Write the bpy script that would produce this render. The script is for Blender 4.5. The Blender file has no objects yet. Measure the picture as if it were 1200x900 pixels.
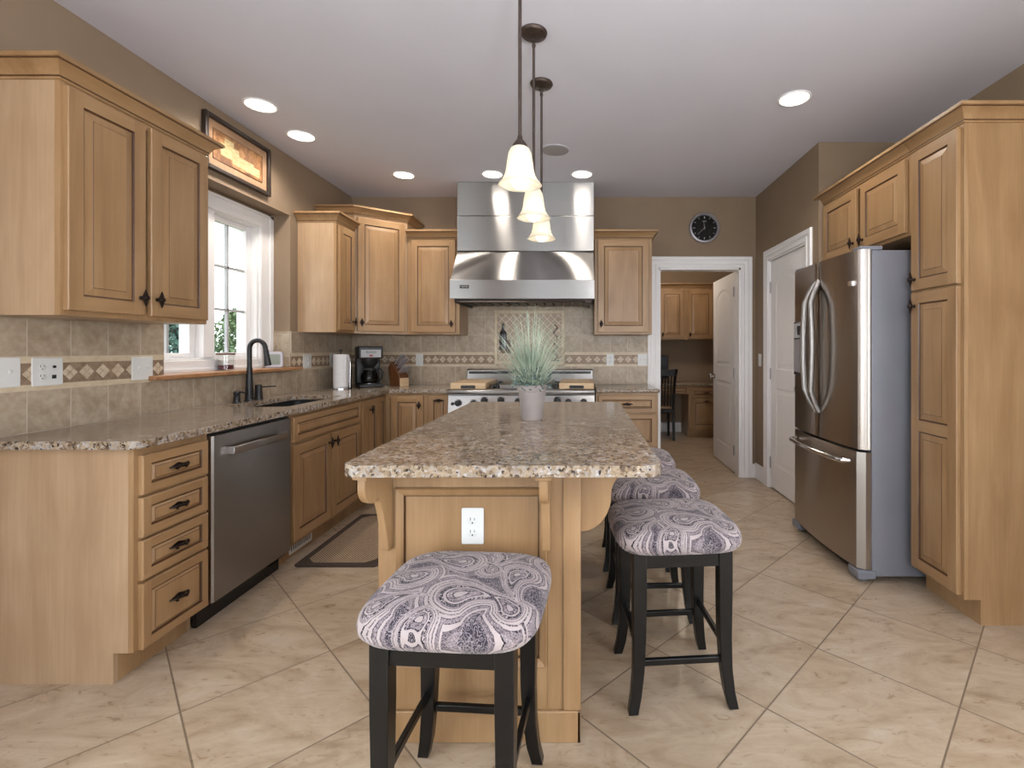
import bpy, bmesh, math, random
from mathutils import Vector, Matrix
random.seed(7)
PI = math.pi
C = bpy.context.scene.collection
sc = bpy.context.scene

# ------------------------------------------------------------------ camera, sky, lights, exposure
cam = bpy.data.objects.new('camera', bpy.data.cameras.new('camera'))
C.objects.link(cam)
cam.location = (0, 0, 1.255)
cam.rotation_euler = (PI / 2, 0, 0)
cam.data.sensor_width = 36
cam.data.lens = 568 / 1200 * 36
cam.data.shift_x = -82 / 1200
cam.data.shift_y = -41 / 1200
cam.data.clip_start = 0.02
sc.camera = cam
sc.view_settings.view_transform = 'Standard'
sc.view_settings.look = 'None'
sc.view_settings.gamma = 1
sc.view_settings.use_curve_mapping = False
sc.view_settings.exposure = -0.1

def area(name, loc, rot, sx, sy, power, col):
    l = bpy.data.lights.new(name, 'AREA')
    l.shape = 'RECTANGLE'; l.size = sx; l.size_y = sy; l.energy = power; l.color = col
    o = bpy.data.objects.new(name, l); C.objects.link(o)
    o.location = loc; o.rotation_euler = rot
    return o
DAY = (0.86, 0.94, 1.0)
WARM = (1.0, 0.82, 0.62)
# added area lamp standing in for daylight at an opening invented behind the camera
area('added_patio_fill', (0.2, -3.55, 1.25), (PI / 2, 0, 0), 3.6, 2.1, 24, DAY)
# the photographer's flash, bounced off the ceiling above the camera
area('bounced_flash', (0.5, -.7, 1.55), (PI - .30, 0, 0), .35, .35, 95, (1, .98, .97))
area('added_left_fill', (-2.24, -.75, 1.25), (PI / 2, 0, -PI / 2), 2.9, 2.0, 66, DAY)  # lamp added to brighten the right-hand fronts; its window is invented
area('added_right_fill', (2.29, -.75, 1.25), (PI / 2, 0, PI / 2), 2.9, 2.0, 66, DAY)  # matching added lamp on the other side, for the left-run fronts
SKY = 5.0
BULB = 5
CAN = 9
CANSPOT = 29

w = bpy.data.worlds.new('overcast_sky'); sc.world = w
w.use_nodes = True
wn = w.node_tree
bg = wn.nodes['Background']
tc = wn.nodes.new('ShaderNodeTexCoord')
no = wn.nodes.new('ShaderNodeTexNoise'); no.inputs['Scale'].default_value = 2.5; no.inputs['Detail'].default_value = 4
cr = wn.nodes.new('ShaderNodeValToRGB')
cr.color_ramp.elements[0].position = .3; cr.color_ramp.elements[0].color = (.78, .86, .97, 1)
cr.color_ramp.elements[1].position = .65; cr.color_ramp.elements[1].color = (1, 1, 1, 1)
wn.links.new(tc.outputs['Generated'], no.inputs['Vector'])
wn.links.new(no.outputs['Fac'], cr.inputs['Fac'])
wn.links.new(cr.outputs['Color'], bg.inputs['Color'])
bg.inputs['Strength'].default_value = SKY

# ------------------------------------------------------------------ materials
def lin(r, g=None, b=None):
    if g is None: g = b = r
    f = lambda c: (c / 255 / 12.92) if c / 255 <= .04045 else ((c / 255 + .055) / 1.055) ** 2.4
    return (f(r), f(g), f(b), 1)

class Mt:
    def __init__(s, name, color=(200, 200, 200), rough=.5, metal=0, spec=.5):
        s.m = bpy.data.materials.new(name); s.m.use_nodes = True
        s.nt = s.m.node_tree; s.b = s.nt.nodes['Principled BSDF']
        s.out = s.nt.nodes['Material Output']
        s.set('Base Color', lin(*color)); s.set('Roughness', rough); s.set('Metallic', metal)
        s.set('Specular IOR Level', spec)
    def set(s, k, v):
        if hasattr(v, 'is_output') or isinstance(v, bpy.types.NodeSocket): s.nt.links.new(v, s.b.inputs[k])
        else: s.b.inputs[k].default_value = v
    def n(s, t, ins=None, **kw):
        nd = s.nt.nodes.new(t)
        for k, v in kw.items(): setattr(nd, k, v)
        for k, v in (ins or {}).items():
            if isinstance(v, bpy.types.NodeSocket): s.nt.links.new(v, nd.inputs[k])
            else: nd.inputs[k].default_value = v
        return nd
    def ramp(s, fac, stops, interp='LINEAR'):
        nd = s.nt.nodes.new('ShaderNodeValToRGB'); nd.color_ramp.interpolation = interp
        e = nd.color_ramp.elements
        while len(e) < len(stops): e.new(.5)
        for i, (p, c) in enumerate(stops):
            e[i].position = p; e[i].color = lin(*c) if isinstance(c, tuple) else lin(c)
        s.nt.links.new(fac, nd.inputs['Fac'])
        return nd.outputs['Color']
    def math(s, op, a, b=0.0):
        nd = s.n('ShaderNodeMath', {0: a, 1: b}, operation=op); return nd.outputs[0]
    def mix(s, fac, a, b, mode='MIX'):
        nd = s.nt.nodes.new('ShaderNodeMix'); nd.data_type = 'RGBA'; nd.blend_type = mode
        for i, v in ((0, fac), (6, a), (7, b)):
            if isinstance(v, bpy.types.NodeSocket): s.nt.links.new(v, nd.inputs[i])
            else: nd.inputs[i].default_value = v
        return nd.outputs[2]
    def coord(s, scale=(1, 1, 1), rnd=0.0, rot=(0, 0, 0), loc=(0, 0, 0)):
        t = s.n('ShaderNodeTexCoord').outputs['Object']
        if rnd:
            oi = s.n('ShaderNodeObjectInfo')
            k = s.math('MULTIPLY', oi.outputs['Random'], rnd)
            cb = s.n('ShaderNodeCombineXYZ', {0: k, 1: k, 2: k})
            t = s.n('ShaderNodeVectorMath', {0: t, 1: cb.outputs[0]}, operation='ADD').outputs[0]
        return s.n('ShaderNodeMapping', {'Vector': t, 'Scale': scale, 'Rotation': rot, 'Location': loc}).outputs[0]
    def noise(s, vec, scale, detail=3, rough=.5, dist=0.0):
        return s.n('ShaderNodeTexNoise', {'Vector': vec, 'Scale': scale, 'Detail': detail, 'Roughness': rough, 'Distortion': dist}).outputs['Fac']
    def bump(s, h, strength=.2, dist=.01):
        s.set('Normal', s.n('ShaderNodeBump', {'Height': h, 'Strength': strength, 'Distance': dist}).outputs[0])

def wood(name, dark, mid, light, along='z', rough=.38):
    q = Mt(name, rough=rough)
    sc_ = {'z': (6, 6, .9), 'x': (.9, 6, 6)}[along]
    v = q.coord(sc_, rnd=17.0)
    n1 = q.noise(v, 1.6, 4, .55, .6)
    v2 = q.coord({'z': (70, 70, 2.5), 'x': (2.5, 70, 70)}[along], rnd=5.0)
    n2 = q.noise(v2, 1.5, 2)
    base = q.ramp(n1, [(.25, dark), (.5, mid), (.78, light)])
    fine = q.ramp(n2, [(.3, (228, 222, 214)), (.7, (255, 255, 255))])
    col = q.mix(.4, base, fine, 'MULTIPLY')
    bl = q.noise(q.coord((1, 1, 1), rnd=9.0), 3.0, 2)
    col = q.mix(.55, col, q.ramp(bl, [(.3, (232, 222, 212)), (.7, (255, 255, 255))]), 'MULTIPLY')
    q.set('Base Color', col)
    q.set('Roughness', q.math('ADD', q.math('MULTIPLY', n2, .12), rough - .06))
    return q.m
M = {}
M['wood'] = wood('maple', (138, 107, 73), (156, 124, 88), (170, 139, 103))
M['woodx'] = wood('maple_rail', (138, 107, 73), (156, 124, 88), (170, 139, 103), 'x')
M['panelwood'] = wood('maple_veneer', (160, 131, 103), (173, 146, 117), (184, 158, 130))
M['glaze'] = wood('maple_glaze', (66, 42, 24), (80, 52, 30), (94, 64, 38))
M['sillwood'] = wood('sill_oak', (140, 100, 66), (170, 126, 88), (186, 144, 104), 'x', .3)
M['board'] = wood('board_wood', (190, 160, 122), (210, 182, 146), (222, 198, 164), 'x', .45)
M['blockdark'] = wood('walnut', (70, 42, 24), (96, 60, 34), (120, 78, 46))

def simple(key, name, col, rough=.5, metal=0, spec=.5, var=0.0, scale=4):
    q = Mt(name, col, rough, metal, spec)
    if var:
        n = q.noise(q.coord(), scale, 4)
        lo = tuple(max(0, int(c * (1 - var))) for c in col); hi = tuple(min(255, int(c * (1 + var))) for c in col)
        q.set('Base Color', q.ramp(n, [(.3, lo), (.7, hi)]))
    M[key] = q.m
    return q
q = simple('wall', 'taupe_paint', (136, 116, 95), .75, var=.02); q.bump(q.noise(q.coord(), 90, 2), .06, .002)
q = simple('ceil', 'ceiling_paint', (203, 202, 212), .85, var=.012, scale=1.5); q.bump(q.noise(q.coord(), 45, 3), .12, .003)
simple('white', 'white_trim_paint', (232, 230, 230), .4, var=.01)
simple('doorwhite', 'white_door_paint', (232, 229, 228), .42, var=.01)
simple('plastic', 'white_plastic', (208, 208, 205), .35, var=.01)
simple('slot', 'dark_slot', (22, 20, 20), .6, var=.1)
simple('bronze', 'oil_rubbed_bronze', (46, 36, 32), .38, .75, var=.15, scale=60)
simple('bronzepaint', 'bronze_rod', (64, 52, 46), .45, .5, var=.08, scale=20)
simple('blackpaint', 'black_lacquer', (12, 11, 11), .3, spec=.35, var=.12, scale=12)
simple('blackmatte', 'matte_black', (24, 24, 26), .45, var=.1, scale=20)
simple('blackgloss', 'gloss_black', (14, 14, 15), .12, var=.1)
simple('chrome', 'bright_chrome', (205, 205, 208), .12, 1.0, var=.02)
simple('fridgeside', 'grey_painted_steel', (120, 121, 129), .42, .1, var=.02)
simple('greypanel', 'grey_panel', (168, 168, 170), .4, var=.02)
simple('red', 'red_switch', (150, 22, 18), .4, var=.05)
simple('paper', 'paper_towel', (236, 234, 234), .9, var=.02, scale=40)
simple('concrete', 'grey_pot', (146, 136, 132), .8, var=.06, scale=12)
simple('soil', 'soil', (60, 50, 40), .95, var=.2, scale=60)
simple('wax', 'burgundy_wax', (84, 24, 36), .4, var=.05)
simple('lcd', 'lcd_screen', (120, 126, 112), .25, var=.04)
simple('silver', 'silver_plastic', (158, 154, 158), .35, .4, var=.03)
simple('matboard', 'tan_matboard', (150, 118, 90), .8, var=.05, scale=30)
simple('frame', 'black_picture_frame', (46, 36, 30), .35, var=.2, scale=25)
simple('screen', 'monitor_screen', (16, 17, 20), .2, var=.05)
simple('lawn', 'lawn', (70, 96, 48), .95, var=.25, scale=3)
simple('bark', 'bark', (84, 68, 54), .9, var=.2, scale=20)
simple('seatpad', 'tan_seat', (156, 126, 100), .7, var=.05, scale=20)
simple('grout', 'grout', (190, 176, 156), .9, var=.03)
simple('led', 'grey_mesh', (150, 146, 146), .7, var=.06, scale=200)

def steel(key, name, col, rough, streak, along='x', an=.55):
    q = Mt(name, col, rough, 1.0)
    s_ = {'x': (1.2, 400, 400), 'z': (400, 400, 1.2)}[along]
    n = q.noise(q.coord(s_), 2.0, 3)
    lo = tuple(int(c * .975) for c in col)
    q.set('Base Color', q.ramp(n, [(.3, lo), (.7, col)]))
    q.set('Roughness', rough)
    tg = q.n('ShaderNodeTangent', direction_type='RADIAL', axis='Z')
    q.set('Anisotropic', an); q.set('Tangent', tg.outputs[0])
    q.set('Anisotropic Rotation', 0.25)
    M[key] = q.m
steel('steel', 'brushed_steel', (166, 163, 160), .32, .08, an=1.0)
steel('steeldark', 'dark_brushed_steel', (158, 153, 150), .28, .08, an=.9)
steel('fridgesteel', 'fridge_steel', (176, 168, 160), .28, .06, an=.9)

def granite(key, scale):
    q = Mt('granite', rough=.12)
    v = q.coord()
    dv = q.n('ShaderNodeTexNoise', {'Vector': v, 'Scale': 40 * scale, 'Detail': 3}).outputs['Color']
    vv = q.mix(.03, v, dv, 'ADD')
    vo = q.n('ShaderNodeTexVoronoi', {'Vector': vv, 'Scale': 92 * scale, 'Randomness': 1.0})
    cell = q.n('ShaderNodeSeparateColor', {0: vo.outputs['Color']}).outputs[0]
    n1 = q.noise(v, 40 * scale, 5, .65)
    f = q.math('ADD', q.math('MULTIPLY', cell, .55), q.math('MULTIPLY', n1, .75))
    col = q.ramp(f, [(.22, (42, 36, 34)), (.34, (90, 76, 64)), (.46, (130, 114, 96)), (.58, (152, 135, 114)), (.72, (168, 154, 136)), (.86, (150, 145, 142)), (1.0, (186, 183, 182))])
    n3 = q.noise(v, 68 * scale, 3, .6)
    col = q.mix(q.ramp(n3, [(.585, 0), (.65, 255)]), col, lin(46, 40, 40))
    n4 = q.noise(v, 46 * scale, 2, .5)
    col = q.mix(q.ramp(n4, [(.62, 0), (.70, 190)]), col, lin(196, 192, 190))
    n2 = q.noise(v, 5, 3)
    col = q.mix(.7, col, q.ramp(q.noise(v, 13, 4, .6), [(.35, (190, 172, 152)), (.62, (255, 252, 248))]), 'MULTIPLY')
    q.set('Base Color', col)
    q.set('Roughness', q.math('ADD', q.math('MULTIPLY', n1, .12), .07))
    M[key] = q.m
granite('granite', 1.0)

def floor_mat():
    q = Mt('travertine_floor', rough=.3)
    v = q.coord(rot=(0, 0, -PI / 4), loc=(-.686, -.74, 0))
    br = q.n('ShaderNodeTexBrick', {'Vector': v, 'Color1': (0, 0, 0, 1), 'Color2': (1, 1, 1, 1), 'Mortar': (.5, .5, .5, 1), 'Scale': 1.0,
             'Mortar Size': .0034, 'Mortar Smooth': .3, 'Bias': 0, 'Brick Width': .483, 'Row Height': .475}, offset=0.0, squash=1.0)
    o = q.coord()
    tint = q.n('ShaderNodeSeparateColor', {0: br.outputs['Color']}).outputs[0]
    off = q.n('ShaderNodeCombineXYZ', {0: q.math('MULTIPLY', tint, 7), 1: q.math('MULTIPLY', tint, 3), 2: 0.0}).outputs[0]
    vv = q.n('ShaderNodeVectorMath', {0: o, 1: off}, operation='ADD').outputs[0]
    vs = q.n('ShaderNodeMapping', {'Vector': vv, 'Scale': (1, 2.2, 1), 'Rotation': (0, 0, .5)}).outputs[0]
    n1 = q.noise(vs, 2.6, 8, .62, 1.6)
    col = q.ramp(n1, [(.26, (138, 118, 96)), (.42, (170, 152, 129)), (.56, (182, 166, 145)), (.68, (190, 178, 160)), (.8, (202, 192, 176))])
    n2 = q.noise(vs, 9, 6, .7, 2.2)
    col = q.mix(.5, col, q.ramp(n2, [(.25, (212, 196, 178)), (.5, (250, 244, 238)), (.75, (255, 255, 252))]), 'MULTIPLY')
    col = q.mix(q.math('MULTIPLY', tint, .12), col, lin(168, 140, 110))
    col = q.mix(br.outputs['Fac'], col, lin(122, 106, 88))
    q.set('Base Color', col)
    q.set('Roughness', q.math('ADD', q.math('MULTIPLY', n2, .2), .2))
    q.bump(q.math('ADD', q.math('MULTIPLY', br.outputs['Fac'], -1.0), q.math('MULTIPLY', n2, .15)), .35, .003)
    M['floor'] = q.m
floor_mat()

def tile_mat(key, bw, rh, c0, c1, c2, mortar, ms=.0022, rot=0, nscale=7):
    q = Mt(key, rough=.42)
    o = q.n('ShaderNodeTexCoord').outputs['Object']
    sx = q.n('ShaderNodeSeparateXYZ', {0: o})
    v = q.n('ShaderNodeCombineXYZ', {0: sx.outputs[0], 1: sx.outputs[2], 2: 0.0}).outputs[0]
    if rot: v = q.n('ShaderNodeMapping', {'Vector': v, 'Rotation': (0, 0, rot)}).outputs[0]
    br = q.n('ShaderNodeTexBrick', {'Vector': v, 'Color1': (0, 0, 0, 1), 'Color2': (1, 1, 1, 1), 'Scale': 1.0, 'Mortar Size': ms,
             'Mortar Smooth': .2, 'Brick Width': bw, 'Row Height': rh}, offset=0.0, squash=1.0)
    tint = q.n('ShaderNodeSeparateColor', {0: br.outputs['Color']}).outputs[0]
    off = q.n('ShaderNodeCombineXYZ', {0: q.math('MULTIPLY', tint, 5), 1: 0.0, 2: q.math('MULTIPLY', tint, 8)}).outputs[0]
    vv = q.n('ShaderNodeVectorMath', {0: o, 1: off}, operation='ADD').outputs[0]
    n1 = q.noise(vv, nscale, 6, .62, 1.0)
    col = q.ramp(n1, [(.3, c0), (.5, c1), (.72, c2)])
    n2 = q.noise(vv, 40, 4)
    col = q.mix(.4, col, q.ramp(n2, [(.35, (215, 202, 188)), (.6, (255, 255, 255))]), 'MULTIPLY')
    col = q.mix(q.math('MULTIPLY', tint, .12), col, lin(150, 130, 108))
    col = q.mix(br.outputs['Fac'], col, lin(*mortar))
    q.set('Base Color', col)
    q.bump(q.math('ADD', q.math('MULTIPLY', br.outputs['Fac'], -1.0), q.math('MULTIPLY', n2, .1)), .4, .002)
    M[key] = q.m
tile_mat('walltile', .168, .1715, (146, 129, 110), (168, 152, 132), (184, 170, 151), (186, 174, 157))
tile_mat('muraltile', .052, .052, (150, 128, 108), (170, 148, 128), (184, 166, 146), (206, 192, 174), .003, PI / 4, 14)
def stone(key, a, b, scale=30):
    q = Mt(key, a, .45)
    n = q.noise(q.coord(), scale, 5, .65)
    q.set('Base Color', q.ramp(n, [(.32, a), (.68, b)])); M[key] = q.m
stone('accentbrown', (122, 100, 82), (152, 130, 108), 40)
stone('accentlight', (176, 156, 132), (206, 190, 168), 45)
stone('pencil', (184, 166, 140), (206, 190, 164), 22)

def rug_mat():
    q = Mt('woven_mat', rough=.95)
    v = q.coord()
    wv = q.n('ShaderNodeTexChecker', {'Vector': q.coord((1, 1, 1)), 'Scale': 120.0, 'Color1': lin(84, 66, 52), 'Color2': lin(196, 172, 142)}).outputs['Color']
    n = q.noise(v, 60, 3)
    q.set('Base Color', q.mix(q.math('MULTIPLY', n, .7), wv, lin(112, 92, 74)))
    q.bump(n, .5, .004)
    M['rug'] = q.m
    q = Mt('mat_border', (62, 48, 40), .9)
    n = q.noise(q.coord(), 150, 3)
    q.set('Base Color', q.ramp(n, [(.3, (48, 36, 30)), (.7, (74, 58, 48))])); M['rugborder'] = q.m
rug_mat()

def paisley():
    q = Mt('paisley_fabric', rough=.9, spec=.2)
    v = q.coord()
    d1 = q.n('ShaderNodeTexNoise', {'Vector': v, 'Scale': 9.0, 'Detail': 1}).outputs['Color']
    sub = q.n('ShaderNodeVectorMath', {0: d1, 1: (.5, .5, .5)}, operation='SUBTRACT').outputs[0]
    sub = q.n('ShaderNodeVectorMath', {0: sub, 3: .03}, operation='SCALE').outputs[0]
    vv = q.n('ShaderNodeVectorMath', {0: v, 1: sub}, operation='ADD').outputs[0]
    # curled teardrops: x, y, turn, size, curl
    motifs = [(-.13, -.02, .9, .050, .35), (.02, -.10, -1.2, .062, -.4), (.15, .02, 2.6, .046, .4), (-.02, .08, 1.9, .052, -.35), (.16, -.14, .5, .040, .4),
              (-.17, -.15, -.5, .040, -.4), (-.15, .13, -2.2, .048, .4), (.10, .16, -2.8, .044, -.4), (-.04, -.19, 1.5, .034, .4), (.22, .12, -.6, .036, .3), (-.23, .04, 2.9, .034, -.3), (.07, .03, -.2, .028, .4), (.02, .20, .9, .03, .3)]
    F = None; idx = None
    for i, (cx, cy, a, sc_, cu) in enumerate(motifs):
        lv = q.n('ShaderNodeMapping', {'Vector': vv, 'Location': (cx, cy, 0), 'Rotation': (0, 0, a), 'Scale': (sc_, sc_, 1)}, vector_type='TEXTURE').outputs[0]
        xyz = q.n('ShaderNodeSeparateXYZ', {0: lv}).outputs
        yp = q.math('MAXIMUM', xyz[1], 0.0)
        xb = q.math('ADD', xyz[0], q.math('MULTIPLY', q.math('MULTIPLY', yp, yp), cu))
        xw = q.math('MULTIPLY', xb, q.math('ADD', q.math('MULTIPLY', yp, .75), 1.0))
        ys = q.math('SUBTRACT', xyz[1], q.math('MULTIPLY', yp, .5))
        f = q.math('SQRT', q.math('ADD', q.math('MULTIPLY', xw, xw), q.math('MULTIPLY', ys, ys)))
        F = f if F is None else q.math('MINIMUM', F, f)
    lav, crm, gry, nvy, mid = (122, 111, 114), (172, 160, 157), (86, 77, 82), (22, 20, 29), (56, 51, 60)
    inside = q.ramp(q.math('MULTIPLY', F, .5), [(0, crm), (.09, nvy), (.12, lav), (.22, mid), (.25, crm), (.30, nvy), (.38, lav), (.43, crm), (.475, nvy), (.495, crm), (.56, gry), (.59, crm), (.66, mid), (.68, lav), (.76, nvy), (.775, crm), (.85, gry), (.9, lav), (.96, mid)], 'CONSTANT')
    sp = q.n('ShaderNodeTexVoronoi', {'Vector': v, 'Scale': 150.0}).outputs['Distance']
    spm = q.math('LESS_THAN', sp, .42)
    zone = q.ramp(q.math('MULTIPLY', F, .5), [(0, 0), (.12, 255), (.22, 0), (.30, 255), (.38, 90), (.43, 0), (.495, 0), (.56, 255), (.59, 0), (.68, 200), (.76, 0), (.85, 170)], 'CONSTANT')
    zf = q.n('ShaderNodeSeparateColor', {0: zone}).outputs[0]
    dark = q.math('GREATER_THAN', q.noise(v, 26, 2), .5)
    spc = q.mix(dark, lin(180, 168, 166), lin(32, 29, 40))
    col = q.mix(q.math('MULTIPLY', q.math('MULTIPLY', spm, zf), .8), inside, spc)
    # dashes cut the dark outlines
    dash = q.math('GREATER_THAN', q.math('SINE', q.math('MULTIPLY', q.noise(v, 60, 1), 55.0)), .45)
    col = q.mix(q.math('MULTIPLY', dash, .45), col, lin(178, 166, 172))
    wash = q.noise(v, 12, 2)
    col = q.mix(.35, col, q.ramp(wash, [(.35, (186, 180, 184)), (.65, (255, 255, 255))]), 'MULTIPLY')
    q.set('Base Color', col)
    q.set('Sheen Weight', .15)
    q.bump(q.noise(v, 220, 2), .3, .002)
    M['paisley'] = q.m
paisley()

def glassy(key, col, tint):
    q = Mt(key, col, .03)
    tr = q.n('ShaderNodeBsdfTransparent', {'Color': tint})
    gl = q.n('ShaderNodeBsdfGlossy', {'Roughness': .02})
    lw = q.n('ShaderNodeLayerWeight', {'Blend': .5})
    fr = q.math('ADD', q.math('MULTIPLY', q.math('POWER', lw.outputs['Facing'], 5.0), .7), .03)
    mx = q.n('ShaderNodeMixShader', {0: fr, 1: tr.outputs[0], 2: gl.outputs[0]})
    q.nt.links.new(mx.outputs[0], q.out.inputs['Surface'])
    M[key] = q.m
glassy('glass', (255, 255, 255), (.97, .98, .98, 1))
glassy('carafe', (60, 60, 60), (.32, .3, .29, 1))
def shade_mat():
    q = Mt('alabaster_glass', (244, 232, 210), .35)
    n = q.noise(q.coord(), 14, 4)
    q.set('Base Color', q.ramp(n, [(.3, (240, 232, 214)), (.7, (252, 248, 238))]))
    tl = q.n('ShaderNodeBsdfTranslucent', {'Color': lin(252, 246, 232)})
    mx = q.n('ShaderNodeMixShader', {0: .5, 1: q.b.outputs[0], 2: tl.outputs[0]})
    q.nt.links.new(mx.outputs[0], q.out.inputs['Surface'])
    M['shade'] = q.m
shade_mat()
def emit(key, col, st):
    q = Mt(key, (255, 250, 240), .5)
    q.set('Emission Color', (*col, 1)); q.set('Emission Strength', st); M[key] = q.m
emit('bulb', (1, .93, .82), BULB)
emit('can', (1, .93, .84), CAN)
def leaf(key, a, b, c):
    q = Mt(key, a, .7)
    n = q.noise(q.coord(), 9, 3)
    q.set('Base Color', q.ramp(n, [(.3, a), (.5, b), (.7, c)])); M[key] = q.m
leaf('grass', (122, 142, 124), (164, 178, 158), (206, 210, 190))
leaf('blueleaf', (66, 86, 82), (92, 110, 108), (124, 142, 130))
leaf('spruce', (48, 78, 72), (66, 98, 90), (90, 120, 106))
leaf('treeleaf', (66, 88, 58), (88, 112, 74), (118, 138, 98))
def art_mat():
    q = Mt('collage_print', rough=.7)
    n = q.noise(q.coord(), 14, 5, .6, 1.0)
    q.set('Base Color', q.ramp(n, [(.3, (84, 52, 30)), (.5, (130, 88, 50)), (.7, (168, 124, 76))])); M['art'] = q.m
    q = Mt('cream_parchment', rough=.8)
    n = q.noise(q.coord((1, 1, 3)), 40, 4, .6)
    q.set('Base Color', q.ramp(n, [(.3, (140, 122, 86)), (.7, (186, 168, 124))])); M['parch'] = q.m
art_mat()

# ------------------------------------------------------------------ mesh helpers
class MB:
    def __init__(s): s.v = []; s.f = []; s.m = []
    def add(s, vs, fs, m=0):
        o = len(s.v); s.v += [tuple(p) for p in vs]
        for f in fs: s.f.append(tuple(i + o for i in f)); s.m.append(m)
        return s
    def box(s, x0, y0, z0, x1, y1, z1, m=0):
        x0, x1 = min(x0, x1), max(x0, x1); y0, y1 = min(y0, y1), max(y0, y1); z0, z1 = min(z0, z1), max(z0, z1)
        return s.add([(x0, y0, z0), (x1, y0, z0), (x1, y1, z0), (x0, y1, z0), (x0, y0, z1), (x1, y0, z1), (x1, y1, z1), (x0, y1, z1)],
              [(0, 3, 2, 1), (4, 5, 6, 7), (0, 1, 5, 4), (1, 2, 6, 5), (2, 3, 7, 6), (3, 0, 4, 7)], m)
    def prism(s, pts, axis, a, b, m=0):
        # pts are 2D: axis 'x' -> (y,z), 'y' -> (x,z), 'z' -> (x,y)
        mk = {'x': lambda p, t: (t, p[0], p[1]), 'y': lambda p, t: (p[0], t, p[1]), 'z': lambda p, t: (p[0], p[1], t)}[axis]
        n = len(pts)
        vs = [mk(p, a) for p in pts] + [mk(p, b) for p in pts]
        fs = [tuple(range(n))[::-1], tuple(range(n, 2 * n))] + [(i, (i + 1) % n, n + (i + 1) % n, n + i) for i in range(n)]
        return s.add(vs, fs, m)
    def lathe(s, prof, c=(0, 0, 0), n=24, axis='z', m=0, sx=1, sy=1):
        rows = []
        o = len(s.v)
        for r, h in prof:
            for i in range(n):
                a = 2 * PI * i / n
                p = (r * math.cos(a) * sx, r * math.sin(a) * sy, h)
                if axis == 'y': p = (p[0], p[2], p[1])
                if axis == 'x': p = (p[2], p[0], p[1])
                s.v.append((p[0] + c[0], p[1] + c[1], p[2] + c[2]))
        for j in range(len(prof) - 1):
            for i in range(n):
                a = o + j * n + i; b = o + j * n + (i + 1) % n
                s.f.append((a, b, b + n, a + n)); s.m.append(m)
        s.f.append(tuple(o + i for i in range(n))[::-1]); s.m.append(m)
        k = o + (len(prof) - 1) * n
        s.f.append(tuple(k + i for i in range(n))); s.m.append(m)
        return s
    def tube(s, pts, rad, n=10, m=0, flat=1.0):
        pts = [Vector(p) for p in pts]
        if not hasattr(rad, '__len__'): rad = [rad] * len(pts)
        o = len(s.v); up = None
        for i, p in enumerate(pts):
            t = (pts[min(i + 1, len(pts) - 1)] - pts[max(i - 1, 0)]).normalized()
            if up is None:
                up = Vector((0, 0, 1)) if abs(t.z) < .9 else Vector((1, 0, 0))
            u = t.cross(up).normalized(); v = u.cross(t).normalized(); up = v
            for k in range(n):
                a = 2 * PI * k / n
                s.v.append(tuple(p + u * math.cos(a) * rad[i] + v * math.sin(a) * rad[i] * flat))
        for j in range(len(pts) - 1):
            for k in range(n):
                a = o + j * n + k; b = o + j * n + (k + 1) % n
                s.f.append((a, b, b + n, a + n)); s.m.append(m)
        s.f.append(tuple(o + k for k in range(n))[::-1]); s.m.append(m)
        e = o + (len(pts) - 1) * n
        s.f.append(tuple(e + k for k in range(n))); s.m.append(m)
        return s
    def loft(s, rings, m=0):
        # rings: lists of equal length 3D points (closed)
        n = len(rings[0]); o = len(s.v)
        for r in rings: s.v += [tuple(p) for p in r]
        for j in range(len(rings) - 1):
            for k in range(n):
                a = o + j * n + k; b = o + j * n + (k + 1) % n
                s.f.append((a, b, b + n, a + n)); s.m.append(m)
        s.f.append(tuple(o + k for k in range(n))[::-1]); s.m.append(m)
        e = o + (len(rings) - 1) * n
        s.f.append(tuple(e + k for k in range(n))); s.m.append(m)
        return s
    def sweep(s, prof, path, m=0):
        # closed profile (out,z) swept along an open plan path; 'out' is to the right of travel
        P = [Vector(p) for p in path]; rings = []
        for i, p in enumerate(P):
            ns = []
            if i > 0: d = (P[i] - P[i - 1]).normalized(); ns.append(Vector((d.y, -d.x)))
            if i < len(P) - 1: d = (P[i + 1] - P[i]).normalized(); ns.append(Vector((d.y, -d.x)))
            if len(ns) == 1: n = ns[0]
            else:
                n = (ns[0] + ns[1]).normalized(); n = n / max(.2, n.dot(ns[0]))
            rings.append([(p.x + n.x * o_, p.y + n.y * o_, z) for o_, z in prof])
        return s.loft(rings, m)
    def build(s, name, mats, parent=None, bevel=0, seg=2, loc=None, rot=None, sharp=38, smooth=True):
        me = bpy.data.meshes.new(name); me.from_pydata(s.v, [], s.f)
        if not isinstance(mats, (list, tuple)): mats = [mats]
        for k in mats: me.materials.append(M[k] if isinstance(k, str) else k)
        me.polygons.foreach_set('material_index', s.m)
        bm = bmesh.new(); bm.from_mesh(me); bmesh.ops.recalc_face_normals(bm, faces=bm.faces); bm.to_mesh(me); bm.free()
        if smooth:
            me.polygons.foreach_set('use_smooth', [True] * len(me.polygons))
            me.set_sharp_from_angle(angle=math.radians(sharp))
        me.update()
        o = bpy.data.objects.new(name, me); C.objects.link(o)
        if parent: o.parent = parent
        if loc: o.location = loc
        if rot: o.rotation_euler = rot
        if bevel:
            b = o.modifiers.new('bevel', 'BEVEL'); b.width = bevel; b.segments = seg; b.limit_method = 'ANGLE'; b.angle_limit = math.radians(40)
        return o

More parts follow.
